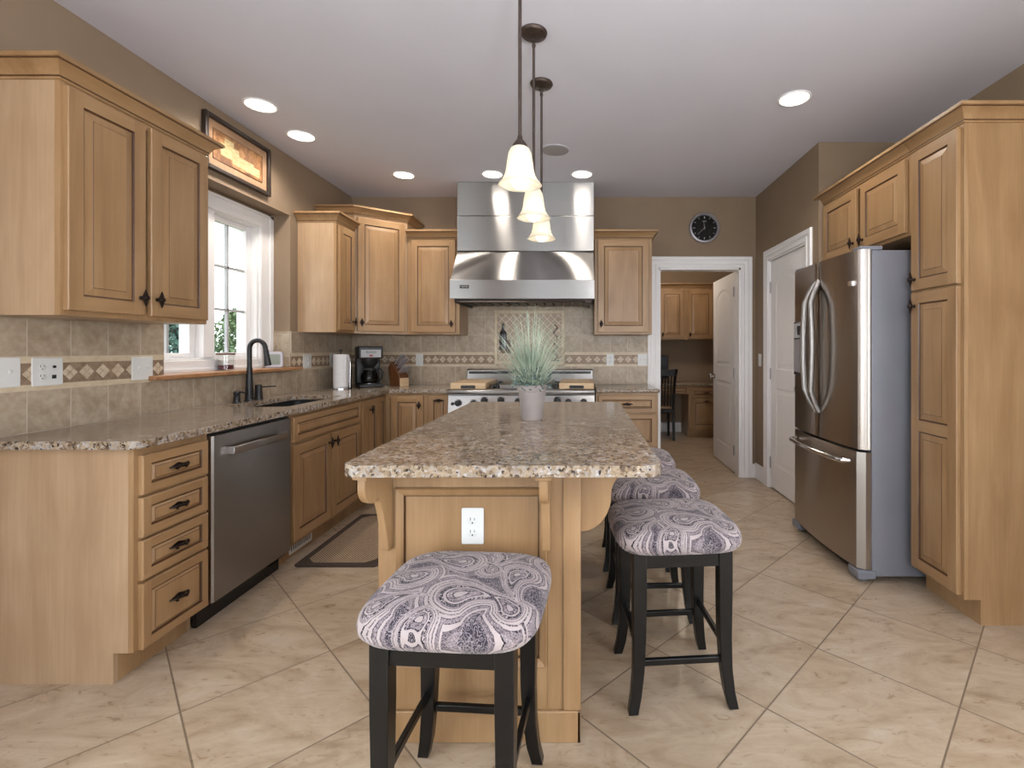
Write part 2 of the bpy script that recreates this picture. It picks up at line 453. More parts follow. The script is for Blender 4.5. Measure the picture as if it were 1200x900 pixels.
def thing(name, label, cat, loc=(0, 0, 0), rz=0, group=None):
    o = bpy.data.objects.new(name, None); C.objects.link(o); o.empty_display_size = .05
    o.location = loc; o.rotation_euler = (0, 0, rz)
    return tag(o, label, cat, group)
def tag(o, label, cat, group=None):
    o['label'] = label; o['category'] = cat
    if group: o['group'] = group
    return o
def struct(o, label=None, cat=None):
    o['kind'] = 'structure'
    if label: o['label'] = label
    if cat: o['category'] = cat
    return o
def inst(src, parent, loc, rot=None, name=None):
    c = src.copy(); C.objects.link(c); c.parent = parent; c.location = loc
    if rot: c.rotation_euler = rot
    if name: c.name = name
    return c
def copy_thing(root, loc, rz, label, group=None):
    r = root.copy(); C.objects.link(r); r.location = loc; r.rotation_euler = (0, 0, rz); r['label'] = label
    if group: r['group'] = group
    for ch in list(root.children):
        c = ch.copy(); C.objects.link(c); c.parent = r
        for g in list(ch.children):
            d = g.copy(); C.objects.link(d); d.parent = c
    return r
def slab(name, outer, holes, z0, z1, mats, parent=None, bevel=.012, seg=3):
    bm = bmesh.new(); edges = []
    for lp in [outer] + holes:
        vs = [bm.verts.new((x, y, z0)) for x, y in lp]
        for i in range(len(vs)): edges.append(bm.edges.new((vs[i], vs[(i + 1) % len(vs)])))
    bmesh.ops.triangle_fill(bm, use_beauty=True, edges=edges)
    r = bmesh.ops.extrude_face_region(bm, geom=list(bm.faces))
    for g in r['geom']:
        if isinstance(g, bmesh.types.BMVert): g.co.z = z1
    bmesh.ops.recalc_face_normals(bm, faces=bm.faces)
    me = bpy.data.meshes.new(name); bm.to_mesh(me); bm.free()
    me.materials.append(M[mats])
    o = bpy.data.objects.new(name, me); C.objects.link(o)
    if parent: o.parent = parent
    b = o.modifiers.new('bevel', 'BEVEL'); b.width = bevel; b.segments = seg; b.limit_method = 'ANGLE'; b.angle_limit = math.radians(50)
    me.polygons.foreach_set('use_smooth', [True] * len(me.polygons)); me.set_sharp_from_angle(angle=math.radians(30))
    return o
def rrect(x0, y0, x1, y1, r, n=5):
    rs = r if hasattr(r, '__len__') else (r, r, r, r)   # corners: x0y0, x1y0, x1y1, x0y1
    out = []
    for (cx, cy, a0, rr) in ((x0, y0, PI, rs[0]), (x1, y0, 1.5 * PI, rs[1]), (x1, y1, 0, rs[2]), (x0, y1, .5 * PI, rs[3])):
        if rr <= 0: out.append((cx, cy)); continue
        mx = cx + (rr if cx == x0 else -rr); my = cy + (rr if cy == y0 else -rr)
        for i in range(n + 1):
            a = a0 + .5 * PI * i / n; out.append((mx + rr * math.cos(a), my + rr * math.sin(a)))
    return out
def text_mesh(name, body, size, mat, parent, loc, rot):
    cu = bpy.data.curves.new(name, 'FONT'); cu.body = body; cu.size = size; cu.align_x = 'CENTER'; cu.align_y = 'CENTER'; cu.extrude = .0006
    t = bpy.data.objects.new(name + '_tmp', cu); C.objects.link(t)
    bpy.context.view_layer.update()
    me = bpy.data.meshes.new_from_object(t.evaluated_get(bpy.context.evaluated_depsgraph_get()))
    bpy.data.objects.remove(t); me.materials.clear(); me.materials.append(M[mat])
    o = bpy.data.objects.new(name, me); C.objects.link(o); o.parent = parent; o.location = loc; o.rotation_euler = rot
    return o

# ------------------------------------------------------------------ room shell
H = 2.74; BY = 4.737; LX = -2.25; RX = 1.70; AX = 2.30
FY = -3.7
struct(MB().box(-2.7, FY - .2, -.12, 2.9, 7.6, 0).build('floor', 'floor'))
struct(MB().box(-2.7, FY - .2, H, 2.9, 7.6, H + .12).build('ceiling', 'ceil'))
# left wall with a deep window recess
m = MB()
RY0, RY1, RZ0, RZ1 = 2.60, 3.737, 1.09, 2.285
XO = -2.40
for (x0, x1, a, b, c, d) in ((LX, XO, RY0, RY1, RZ0, RZ1), (XO, -2.56, 2.66, 3.60, 1.18, 2.17)):
    m.box(x0, FY, 0, x1, -2.2, H); m.box(x0, .7, 0, x1, a, H); m.box(x0, -2.2, 0, x1, .7, .25); m.box(x0, -2.2, 2.25, x1, .7, H); m.box(x0, b, 0, x1, BY + .12, H); m.box(x0, a, 0, x1, b, c); m.box(x0, a, d, x1, b, H)
struct(m.build('wall_left', 'wall'))
# back wall with doorway
DX0, DX1, DH = .75, 1.551, 2.047
m = MB().box(LX, BY, 0, DX0, BY + .12, H).box(DX1, BY, 0, 2.42, BY + .12, H).box(DX0, BY, DH, DX1, BY + .12, H)
struct(m.build('wall_back', 'wall'))
# right wall with closet door opening, its return and the alcove
CY0, CY1, CH = 3.665, 4.41, 2.065
m = MB().box(RX, 3.48, 0, RX + .12, CY0, H).box(RX, CY1, 0, RX + .12, BY, H).box(RX, CY0, CH, RX + .12, CY1, H)
m.box(RX + .12, 3.48, 0, 2.42, 3.60, H)
struct(m.build('wall_right', 'wall'))
struct(MB().box(AX, FY, 0, AX + .12, -2.2, H).box(AX, .7, 0, AX + .12, 3.48, H).box(AX, -2.2, 0, AX + .12, .7, .25).box(AX, -2.2, 2.25, AX + .12, .7, H).build('wall_alcove', 'wall'))
struct(MB().box(RX + .55, 3.60, 0, RX + .6, BY, H).build('wall_closet', 'wall'))
m = MB().box(LX, FY, 0, -1.65, FY + .12, H).box(2.05, FY, 0, AX, FY + .12, H).box(-1.65, FY, 2.32, 2.05, FY + .12, H).box(-1.65, FY, 0, 2.05, FY + .12, .18)
struct(m.build('wall_front', 'wall'))
# office beyond the doorway
OY = 7.35
struct(MB().box(.1, OY, 0, 2.5, OY + .12, H).build('wall_office_back', 'wall'))
struct(MB().box(.1, BY + .12, 0, .22, OY, H).build('wall_office_left', 'wall'))
struct(MB().box(2.3, BY + .12, 0, 2.42, OY, H).build('wall_office_right', 'wall'))
m = MB().box(.22, OY - .014, 0, 2.3, OY, .135).box(.22, OY - .01, .135, 2.3, OY, .145)
struct(m.build('baseboard_office', 'white', bevel=.003))
# casings
def casing(name, x0, x1, top, wd, y):
    prof = [(0, 0), (0, .014), (.012, .018), (.03, .018), (.036, .013), (.05, .013), (.056, .017), (.075, .017), (.081, .012), (wd - .02, .012), (wd - .012, .018), (wd - .003, .018), (wd, .014), (wd, 0)]
    rings = []
    for (cx, cz, sx, sz) in ((x0, 0, -1, 0), (x0, top, -1, 1), (x1, top, 1, 1), (x1, 0, 1, 0)):
        rings.append([(cx + sx * o, y - t, cz + sz * o) for o, t in prof])
    mm = MB(); mm.loft(rings); return mm
m = casing('c', DX0, DX1, DH, .11, BY)
m.box(DX0 - .001, BY - .002, 0, DX0 + .018, BY + .122, DH); m.box(DX1 - .018, BY - .002, 0, DX1 + .001, BY + .122, DH); m.box(DX0, BY - .002, DH - .018, DX1, BY + .122, DH + .001)
struct(m.build('trim_1', 'white'))
# closet casing on right wall (built facing -y then turned)
m = casing('c', 0, CY1 - CY0, CH, .09, 0)
m.box(-.001, -.002, 0, .015, .118, CH).box(CY1 - CY0 - .015, -.002, 0, CY1 - CY0, .118, CH).box(0, -.002, CH - .015, CY1 - CY0, .118, CH)
struct(m.build('trim_2', 'white', loc=(RX, CY1, 0), rot=(0, 0, -PI / 2)))
m = MB().box(RX - .014, CY1 + .09, 0, RX, BY, .135).box(RX - .01, CY1 + .09, .135, RX, BY, .147)
m.box(RX - .014, 3.48, 0, RX, CY0 - .09, .135).box(RX - .01, 3.48, .135, RX, CY0 - .09, .147)
m.box(DX1 + .11, BY - .014, 0, RX, BY, .135)
struct(m.build('baseboard_right', 'white', bevel=.003))

# two-panel arched door leaf: local x 0..w, z 0..h, front at y=0 facing -y
def arch_outline(x0, z0, x1, z1, rise, d, n=12):
    x0 += d; x1 -= d; z0 += d
    pts = [(x0, z0), (x1, z0)]
    zs = z1 - d
    if rise <= 0: return pts + [(x1, zs), (x0, zs)] + []
    for i in range(n + 1):
        t = i / n; x = x1 + (x0 - x1) * t
        pts.append((x, zs - rise + rise * (math.sin(PI * t) ** .8)))
    return pts
def leaf_door(w, h, th=.036):
    m = MB()
    m.box(0, .004, 0, w, th, h)
    st = .115
    pans = [(st, .21, w - st, .90, 0), (st, 1.06, w - st, h - .13, .09)]
    # front skin: stiles and rails
    m.box(0, 0, 0, st, .004, h); m.box(w - st, 0, 0, w, .004, h); m.box(st, 0, 0, w - st, .004, .21); m.box(st, 0, .90, w - st, .004, 1.06)
    # arched head rail
    a = arch_outline(*pans[1], 0)[2:]
    poly = [(p[0], p[1]) for p in a] + [(st, h), (w - st, h)]
    m.prism(poly, 'y', 0, .004)
    for p in pans:
        rings = []
        for d, y in ((0, 0), (.006, .0), (.018, .008), (.03, .008), (.05, .001)):
            rings.append([(x, y, z) for x, z in arch_outline(*p, d)])
        n = len(rings[0])
        for j in range(len(rings) - 1):
            for k in range(n):
                k2 = (k + 1) % n
                m.add([rings[j][k], rings[j][k2], rings[j + 1][k2], rings[j + 1][k]], [(0, 1, 2, 3)])
        m.add(rings[-1], [tuple(range(n))])
    return m
def door_knob(parent, x, z, th=.036):
    k = MB().lathe([(.03, 0), (.03, -.006), (.012, -.01), (.011, -.03), (.026, -.04), (.029, -.052), (.024, -.062), (.0, -.066)], (x, 0, z), 18, 'y')
    k.lathe([(.03, th), (.03, th + .006), (.012, th + .01), (.011, th + .03), (.026, th + .04), (.029, th + .052), (.024, th + .062), (.0, th + .066)], (x, 0, z), 18, 'y')
    o = k.build('door_knob', 'chrome', parent); o['label'] = 'polished nickel round door knob'
def hinge(parent, x, z, y=0):
    MB().box(x - .028, y - .004, z - .045, x + .006, y + .002, z + .045).lathe([(.006, -.05), (.006, .05)], (x + .006, y - .006, z), 8).build('hinge', 'silver', parent)
# office door stands open at right angles: its leaf runs along +y from the right jamb, face towards -x
d1 = leaf_door(.79, 2.02).build('door_1', 'doorwhite', bevel=.002, loc=(1.535, 5.665, .012), rot=(0, 0, -PI / 2))
struct(d1)
door_knob(d1, .06, .93)
for z in (.22, 1.0, 1.82): hinge(d1, .78, z)
d2 = leaf_door(CY1 - CY0 - .034, 2.035).build('door_2', 'doorwhite', bevel=.002, loc=(RX + .012, CY1 - .017, .012), rot=(0, 0, -PI / 2))
struct(d2)
for z in (.22, 1.02, 1.80): hinge(d2, -.002, z)
door_knob(d2, CY1 - CY0 - .10, .93)

# ------------------------------------------------------------------ window_1 (pair of casements in the recess)
win = bpy.data.objects.new('window_1', None); C.objects.link(win); struct(win)
WY0, WY1, WZ0, WZ1 = 2.66, 3.60, 1.18, 2.17
m = MB()   # inner casing on the recess back
for (y0, z0, y1, z1) in ((RY0, RZ0 + .025, WY0 + .01, RZ1 - .02), (WY1 - .01, RZ0 + .025, RY1 - .002, RZ1 - .02), (WY0 + .01, WZ1 - .01, WY1 - .01, RZ1 - .02), (WY0 + .01, RZ0 + .025, WY1 - .01, WZ0 + .005)):
    m.box(XO, y0, z0, XO + .016, y1, z1)
m.box(XO + .016, WY1 + .095, RZ0 + .025, XO + .026, RY1 - .002, RZ1 - .02).box(XO + .016, RY0, WZ1 + .075, XO + .026, RY1 - .002, RZ1 - .02)
m.box(XO + .016, WY1 - .005, RZ0 + .03, XO + .021, WY1 + .02, WZ1 + .02).box(XO + .016, WY0, WZ1 - .005, XO + .021, WY1, WZ1 + .02)
m.box(XO + .016, RY0, RZ0 + .025, XO + .03, RY1 - .002, RZ0 + .045)
m.build('window_casing', 'white', win, bevel=.004)
m = MB()
MC = 3.11
m.box(-2.55, WY0, WZ0, XO, WY0 + .025, WZ1).box(-2.55, WY1 - .025, WZ0, XO, WY1, WZ1).box(-2.55, WY0 + .025, WZ0, XO, WY1 - .025, WZ0 + .02).box(-2.55, WY0 + .025, WZ1 - .02, XO, WY1 - .025, WZ1)
m.box(-2.55, MC - .045, WZ0 + .02, XO + .01, MC + .045, WZ1 - .02)
m.build('window_frame', 'white', win, bevel=.003)
for (a, b) in ((WY0 + .025, MC - .045), (MC + .045, WY1 - .025)):
    m = MB(); t = .045; x0, x1 = -2.49, -2.445
    m.box(x0, a, WZ0 + .02, x1, a + t, WZ1 - .02).box(x0, b - t, WZ0 + .02, x1, b, WZ1 - .02).box(x0, a + t, WZ0 + .02, x1, b - t, WZ0 + .05).box(x0, a + t, WZ1 - .055, x1, b - t, WZ1 - .02)
    sash = m.build('sash', 'white', win, bevel=.004)
    ga, gb, gz0, gz1 = a + t, b - t, WZ0 + .05, WZ1 - .055
    MB().box(-2.47, ga - .005, gz0 - .005, -2.466, gb + .005, gz1 + .005).build('glass_pane', 'glass', sash)
    m = MB()
    for i in (1, 2): z = gz0 + (gz1 - gz0) * i / 3; m.box(-2.478, ga, z - .008, -2.458, gb, z + .008)
    m.box(-2.478, (ga + gb) / 2 - .008, gz0, -2.458, (ga + gb) / 2 + .008, gz1)
    m.build('muntins', 'greypanel', sash)
    MB().tube([(-2.44, (ga + gb) / 2, WZ0 + .03), (-2.425, (ga + gb) / 2, WZ0 + .035), (-2.42, (ga + gb) / 2 + .06, WZ0 + .03)], .005, 8).build('crank_handle', 'white', sash)
# wooden stool
m = MB().prism([(LX - .148, RY0 + .002), (LX + .009, RY0 + .002), (LX + .009, 2.50), (LX + .05, 2.50), (LX + .05, 3.83), (LX + .009, 3.83), (LX + .009, RY1 - .01), (LX - .148, RY1 - .01)], 'z', RZ0 + .001, RZ0 + .026)
struct(m.build('trim_3', 'sillwood', bevel=.006, seg=3))
# unseen patio glazing, added behind the camera to go with its fill lamp
m = MB()
for x in (-1.65, -.43, .8, 1.98): m.box(x, FY + .03, .18, x + .07, FY + .09, 2.32)
m.box(-1.65, FY + .03, .18, 2.05, FY + .09, .25).box(-1.65, FY + .03, 2.25, 2.05, FY + .09, 2.32)
wp = m.build('window_2', 'white'); struct(wp)
MB().box(-1.62, FY + .055, .2, 2.02, FY + .06, 2.3).build('glass_pane', 'glass', wp)

for k, x in ((3, LX - .09), (4, AX + .09)):  # unseen side windows, added around the two side fill lamps
    m = MB()
    for y in (-2.2, -1.26, -.31, .63): m.box(x - .03, y, .25, x + .03, y + .07, 2.25)
    m.box(x - .03, -2.2, .25, x + .03, .7, .32).box(x - .03, -2.2, 2.18, x + .03, .7, 2.25)
    wp = m.build('window_%d' % k, 'white'); struct(wp)
    MB().box(x - .003, -2.17, .27, x + .003, .67, 2.23).build('glass_pane', 'glass', wp)

# ------------------------------------------------------------------ wall tile
bsl = thing('tile_backsplash', 'beige stone tile backsplash with diamond band along the window wall', 'backsplash', (LX, 0, 0), 0)
bsb = thing('tile_backsplash', 'beige stone tile backsplash with diamond band behind the range', 'backsplash', (0, BY, 0), 0)
T = .008
def field(parent, x0, x1, z0, z1, loc, rz):   # local x along the wall, slab thickness towards -y
    MB().box(0, 0, 0, x1 - x0, -T, z1 - z0).build('field_tile', 'walltile', parent, loc=loc, rot=(0, 0, rz))
def band(parent, L, loc, rz):
    m = MB()
    m.box(0, 0, 0, L, -T + .001, .138, 0)
    m.box(0, -T + .001, 0, L, -T - .001, .024, 2).box(0, -T + .001, .112, L, -T - .001, .138, 2)
    n = max(1, int(L / .0705)); p = L / n; r = .0345; g = .0022
    for i in range(n):
        cx = p * (i + .5); cz = .068
        for (sx, sz) in ((0, 1), (1, 0), (0, -1), (-1, 0)):
            ux, uz = cx + sx * r / 2, cz + sz * r / 2; h = r / 2 - g / 1.2
            m.prism([(ux, uz - h), (ux + h, uz), (ux, uz + h), (ux - h, uz)], 'y', -T + .001, -T - .0012, 1)
    m.build('accent_band', ['accentbrown', 'accentlight', 'pencil'], parent, loc=loc, rot=(0, 0, rz))
TZ = .9145; B0, B1 = 1.085, 1.223; TOP = 1.392
q90 = PI / 2
# left wall: local parent at (LX,0,0)
field(bsl, 1.79, BY - T, TZ, B0, (0, 1.79, TZ), q90)
for (a, b) in ((1.79, RY0), (RY1, BY - T)):
    band(bsl, b - a, (0, a, B0), q90)
    field(bsl, a, b, B1, TOP, (0, a, B1), q90)
# return tile on the far reveal of the recess
MB().box(-.148, -T, RZ0 + .03, 0, 0, TOP).build('field_tile', 'walltile', bsl, loc=(-.0, RY1, 0))
bx0, bx1, bx2, bx3 = LX + T, -1.112, .11, .64
for (a, b) in ((bx0, bx1), (bx1, bx2), (bx2, bx3)):
    zt = 1.72 if a == bx1 else TOP
    field(bsb, a, b, TZ, B0, (a, 0, TZ), 0)
    if a != bx1:
        band(bsb, b - a, (a, 0, B0), 0)
        field(bsb, a, b, B1, zt, (a, 0, B1), 0)
MX0, MX1, MZ0, MZ1 = -.855, -.168, 1.105, 1.633
band(bsb, MX0 - bx1, (bx1, 0, B0), 0); band(bsb, bx2 - MX1, (MX1, 0, B0), 0)
field(bsb, bx1, MX0, B1, 1.72, (bx1, 0, B1), 0); field(bsb, MX1, bx2, B1, 1.72, (MX1, 0, B1), 0)
field(bsb, MX0, MX1, MZ1, 1.72, (MX0, 0, MZ1), 0)
mu = thing('tile_mural', 'framed diagonal tile mural with dark bottle and vine motifs behind the range', 'mural', (MX0, BY, MZ0))
mw, mh = MX1 - MX0, MZ1 - MZ0
MB().box(0, 0, -.02, mw, -.006, mh).build('tile_panel', 'muraltile', mu)
m = MB(); f = .034
for (a, b, c, d) in ((0, 0, f, mh), (mw - f, 0, mw, mh), (f, mh - f, mw - f, mh), (f, 0, mw - f, f)): m.box(a, -.006, b, c, -.02, d)
m.build('frame', 'pencil', mu, bevel=.006, seg=3)
# motifs: wine bottle, dark glass and scrolling vine
m = MB().lathe([(.036, 0), (.036, .15), (.03, .175), (.012, .2), (.012, .25), (.014, .252), (.014, .262), (0, .262)], (0, 0, 0), 16, sy=.3)
m.build('bottle_motif', 'blackgloss', mu, loc=(.085, -.008, .14))
m = MB().box(.06, -.006, .12, .16, -.012, .24).box(.05, -.006, .11, .17, -.009, .12)
m.build('basket_motif', 'blockdark', mu)
m = MB()
for i in range(26):
    a = i / 25; z = .05 + .33 * a; x = mw - .09 + .018 * math.sin(a * 22)
    m.lathe([(0, -.009), (.009 + .004 * math.sin(i * 2.3), 0), (0, .009)], (x, -.012, z), 8)
m.box(mw - .13, -.006, .03, mw - .05, -.016, .042)
m.build('vine_motif', 'blackgloss', mu)

# ------------------------------------------------------------------ cabinet parts
def panel_rings(m, x0, z0, x1, z1, t, bev):
    R = [(0, t), (.0025, t - .005), (.0075, t - .0065), (.009, t - .0065), (bev, t - .001), (bev + .002, t + .0003)]
    mats = [1, 1, 0, 0, 1]
    prev = None
    for i, (d, y) in enumerate(R):
        q_ = [(x0 + d, -y, z0 + d), (x1 - d, -y, z0 + d), (x1 - d, -y, z1 - d), (x0 + d, -y, z1 - d)]
        if prev:
            for k in range(4):
                k2 = (k + 1) % 4
                m.add([prev[k], prev[k2], q_[k2], q_[k]], [(0, 1, 2, 3)], mats[i - 1])
        prev = q_
    m.add(prev, [(0, 1, 2, 3)], 0)
def front_mesh(w, h, st=.056, bev=.034, splits=(), t=.02):
    m = MB()
    e = .003
    a = [(0, 0, 0), (w, 0, 0), (w, 0, h), (0, 0, h)]; b = [(0, -t + e, 0), (w, -t + e, 0), (w, -t + e, h), (0, -t + e, h)]
    c = [(e, -t, e), (w - e, -t, e), (w - e, -t, h - e), (e, -t, h - e)]
    for p, q_ in ((a, b), (b, c)):
        for k in range(4): m.add([p[k], p[(k + 1) % 4], q_[(k + 1) % 4], q_[k]], [(0, 1, 2, 3)])
    m.add(a[::-1], [(0, 1, 2, 3)])
    zs = [st] + [z for s_ in splits for z in (s_ - st / 2, s_ + st / 2)] + [h - st]
    fy = -t
    m.add([(e, fy, e), (st, fy, e), (st, fy, h - e), (e, fy, h - e)], [(0, 1, 2, 3)])
    m.add([(w - st, fy, e), (w - e, fy, e), (w - e, fy, h - e), (w - st, fy, h - e)], [(0, 1, 2, 3)])
    rails = [(e, zs[0])] + [(zs[i], zs[i + 1]) for i in range(1, len(zs) - 1, 2)] + [(zs[-1], h - e)]
    for z0, z1 in rails: m.add([(st, fy, z0), (w - st, fy, z0), (w - st, fy, z1), (st, fy, z1)], [(0, 1, 2, 3)], 2)
    for i in range(0, len(zs), 2): panel_rings(m, st, zs[i], w - st, zs[i + 1], t, bev)
    return m
FM = ['wood', 'glaze', 'woodx']
# hardware, built once and shared
LENS = [(0, .037), (.006, .024), (.0105, .014), (.015, .006), (.0165, 0), (.015, -.006), (.0105, -.014), (.006, -.024), (0, -.037), (-.006, -.024), (-.0105, -.014), (-.015, -.006), (-.0165, 0), (-.015, .006), (-.0105, .014), (-.006, .024)]
def knob_mb():
    m = MB().lathe([(.009, 0), (.009, -.003), (.005, -.006), (.005, -.022)], n=10, axis='y')
    m.loft([[(x * s_, y, z * s_) for x, z in LENS] for y, s_ in ((-.018, .55), (-.021, 1), (-.025, 1), (-.029, .6))])
    m.lathe([(.012, -.028), (.009, -.034), (0, -.036)], n=10, axis='y')
    return m
def pull_mb():
    m = MB()
    m.loft([[(z * s_ * 1.35, y, x * s_ * .9) for x, z in LENS] for y, s_ in ((0, .9), (-.004, .8))])
    pts = [(-.046, -.002, 0), (-.036, -.014, .001), (-.018, -.022, .003), (0, -.024, .001), (.018, -.022, -.003), (.036, -.014, 0), (.046, -.002, 0)]
    m.tube(pts, [.0035, .0045, .0055, .0065, .0055, .0045, .0035], 8)
    for i in (-1, 1): m.lathe([(0, -.006), (.007, 0), (0, .006)], (i * .026, -.018, .007 * i), 8); m.lathe([(0, -.006), (.0065, 0), (0, .006)], (i * .012, -.024, -.006 * i), 8)
    return m
PROTO = {}
def hardware(kind, parent, x, z, t=.02):
    if kind not in PROTO:
        PROTO[kind] = (knob_mb() if kind == 'knob' else pull_mb()).build(kind, 'bronze', parent, loc=(x, -t, z))
        return PROTO[kind]
    return inst(PROTO[kind], parent, (x, -t, z), name=kind)
CROWN = [(-.012, -.014), (.006, -.014), (.009, -.008), (.006, -.003), (.011, .001), (.015, .010), (.026, .026), (.044, .038), (.047, .043), (.055, .045), (.055, .06), (-.012, .06)]
BEAD = [(-.004, -.0045), (.0092, -.0045), (.0092, -.0008), (-.004, -.0008)]
BEAD2 = [(.03, .0398), (.049, .0398), (.049, .0434), (.03, .0434)]
def crown_mesh(path, z0):
    m = MB().sweep([(o, z0 + z) for o, z in CROWN], path)
    for b in (BEAD, BEAD2): m.sweep([(o, z0 + z) for o, z in b], path, 1)
    return m
def cabinet(label, loc, rz, w, h, d, fronts, toe=0, crown=None, ctop=True, group='kitchen cabinets', name='wall_cabinet', open_top=False, endpanel=None, zroot=None):
    """local x along width, front of face frame at y=0, depth to +y; fronts: (kind,x,z,w,h,hw,splits)"""
    r = thing(name, label, 'cabinet', loc, rz, group)
    t = .018; m = MB()
    side = [(.019, toe), (d, toe), (d, h), (.019, h)] if not toe else [(.075, 0), (d, 0), (d, h), (.019, h), (.019, toe), (.075, toe)]
    m.prism(side, 'x', 0, t); m.prism(side, 'x', w - t, w)
    m.box(t, .019, toe, w - t, d, toe + t); m.box(t, d - .008, toe, w - t, d, h)
    if not open_top: m.box(t, .019, h - t, w - t, d - .008, h)
    m.build('carcass', 'wood' if name == 'pantry_cabinet' else 'panelwood', r)  # paler veneer tone includes painted-in glare on the left end panel; pantry omits it
    m = MB().box(0, 0, toe, .04, .019, h).box(w - .04, 0, toe, w, .019, h).box(.04, 0, toe, w - .04, .019, toe + .035).box(.04, 0, h - .04, w - .04, .019, h)
    # closed mid rails behind the joints of the fronts
    for f_ in fronts:
        if f_[2] > toe + .1: m.box(.04, .001, f_[2] - .02, w - .04, .019, f_[2] + .02)
    m.box(.04, .012, toe + .035, w - .04, .018, h - .04)
    m.build('face_frame', 'wood', r, bevel=.001)
    if toe: MB().box(t, .075, 0, w - t, .09, toe).build('toe_kick', 'wood', r)
    if crown:
        path = []
        if 'l' in crown: path += [(0, d)]
        path += [(0, 0), (w, 0)]
        if 'r' in crown: path += [(w, d)]
        cm = crown_mesh(path, h)
        if 'w' in crown:   # short end in front of the wall corner
            cm.prism([(-o, h + z) for o, z in [(.04, .0355), (.044, .038), (.047, .043), (.055, .045), (.055, .06), (.04, .06)]], 'x', -.055, -.004)
        cm.build('crown_moulding', ['woodx', 'glaze'], r, sharp=25)
        MB().box(0.012, .012, h + .001, w - .012, d, h + .012).build('top_panel', 'panelwood', r)
    for f_ in fronts:
        kind, x, z, fw, fh = f_[:5]; hw = f_[5] if len(f_) > 5 else None; sp = f_[6] if len(f_) > 6 else ()
        st, bev = (.056, .036) if kind == 'door' else (.036, .016)
        if fw < .2: st, bev = .04, .026
        o = front_mesh(fw, fh, st, bev, sp).build({'door': 'door', 'drawer': 'drawer'}[kind], FM, r, loc=(x, 0, z), sharp=20)
        if hw: hardware(hw[0], o, hw[1], hw[2])
    return r

R90 = PI / 2
UZ, UH = 1.388, .882            # wall cabinets: underside and box height
LF = -1.94                      # front of wall cabinets on window wall
BF = BY - .33                   # front of wall cabinets on back wall
# --- wall cabinets
uh_l = UH
cabinet('large double-door maple wall cabinet with crown left of the window', (LF, 1.80, 1.382), R90, .705, .888, .305,
        [('door', .012, .02, .325, .84, ('knob', .325 - .028, .075)), ('door', .362, .02, .33, .84, ('knob', .028, .075))], crown='lr')
cabinet('narrow maple wall cabinet right of the window, side facing the room', (LF, 3.825, UZ), R90, .302, UH, .305,
        [('door', .025, .02, .25, .835, ('knob', .215, .075))], crown='l')
# taller diagonal corner cabinet
cc = thing('wall_cabinet', 'tallest maple wall cabinet set diagonally across the back corner', 'cabinet', (0, 0, 0), 0, 'kitchen cabinets')
A, B_ = Vector((LF, 4.13)), Vector((-1.59, BF))
plan = [(A.x, A.y), (B_.x, B_.y), (B_.x, BY - .001), (LX + .001, BY - .001), (LX + .001, A.y)]
CTOP = 2.412
MB().prism(plan, 'z', UZ, CTOP).build('carcass', 'panelwood', cc)
crown_mesh([(LX + .001, A.y), (A.x, A.y), (B_.x, B_.y), (B_.x, BY - .001)], CTOP).build('crown_moulding', ['woodx', 'glaze'], cc, sharp=25)
ang = math.atan2(B_.y - A.y, B_.x - A.x); DL = (B_ - A).length
o = front_mesh(DL - .045, CTOP - UZ - .05, .056, .036).build('door', FM, cc, loc=(A.x + .022 * math.cos(ang) + .0015 * math.sin(ang), A.y + .022 * math.sin(ang) - .0015 * math.cos(ang), UZ + .02), rot=(0, 0, ang), sharp=20)
hardware('knob', o, .03, .075)
cabinet('single-door maple wall cabinet between corner cabinet and range hood', (-1.588, BF, UZ), 0, .474, UH, .329,
        [('door', .04, .02, .40, .835, ('knob', .37, .075))], crown='r')
cabinet('single-door maple wall cabinet right of the range hood', (.114, BF, UZ), 0, .522, UH, .329,
        [('door', .03, .02, .462, .835, ('knob', .03, .075))], crown='lr')
# --- base cabinets
BH = .882; TOE = .115
LBF = -1.68; LD = abs(LX - LBF) - .001
dw, dh = .325, .16
fr = []
z = BH - .03
x0 = .018
for i, hh in enumerate((.150, .150, .150, .250)):
    z -= hh + (.012 if i else 0); fr.append(('drawer', x0, z, .322, hh, ('pull', .161, hh / 2)))
cabinet('maple base cabinet with four drawers at the near end of the left counter', (LBF, 1.815, 0), R90, .356, BH, LD, fr, TOE, group='base cabinets', name='base_cabinet')
cabinet('maple sink base cabinet with a wide false drawer over two doors', (LBF, 2.775, 0), R90, .885, BH, LD,
        [('drawer', .02, .715, .845, .145), ('door', .02, .14, .415, .555, ('knob', .387, .50)), ('door', .45, .14, .415, .555, ('knob', .03, .50))], TOE, group='base cabinets', name='base_cabinet', open_top=True)
cabinet('narrow-door maple base cabinet in the corner beyond the sink', (LBF, 3.662, 0), R90, .462, BH, LD,
        [('door', .012, .14, .27, .72, ('knob', .12, .64)), ('door', .297, .14, .14, .72)], TOE, group='base cabinets', name='base_cabinet')
BBF = 4.13; BD = BY - BBF - .001
cabinet('maple base cabinet door under the coffee maker corner, facing the room', (-1.677, BBF, 0), 0, .362, BH, BD,
        [('door', .055, .14, .275, .72, ('knob', .245, .64))], TOE, group='base cabinets', name='base_cabinet')
cabinet('slim pull-out maple base cabinet against the left side of the range', (-1.313, BBF, 0), 0, .195, BH, BD,
        [('door', .012, .14, .168, .72, ('pull', .084, .68))], TOE, group='base cabinets', name='base_cabinet')
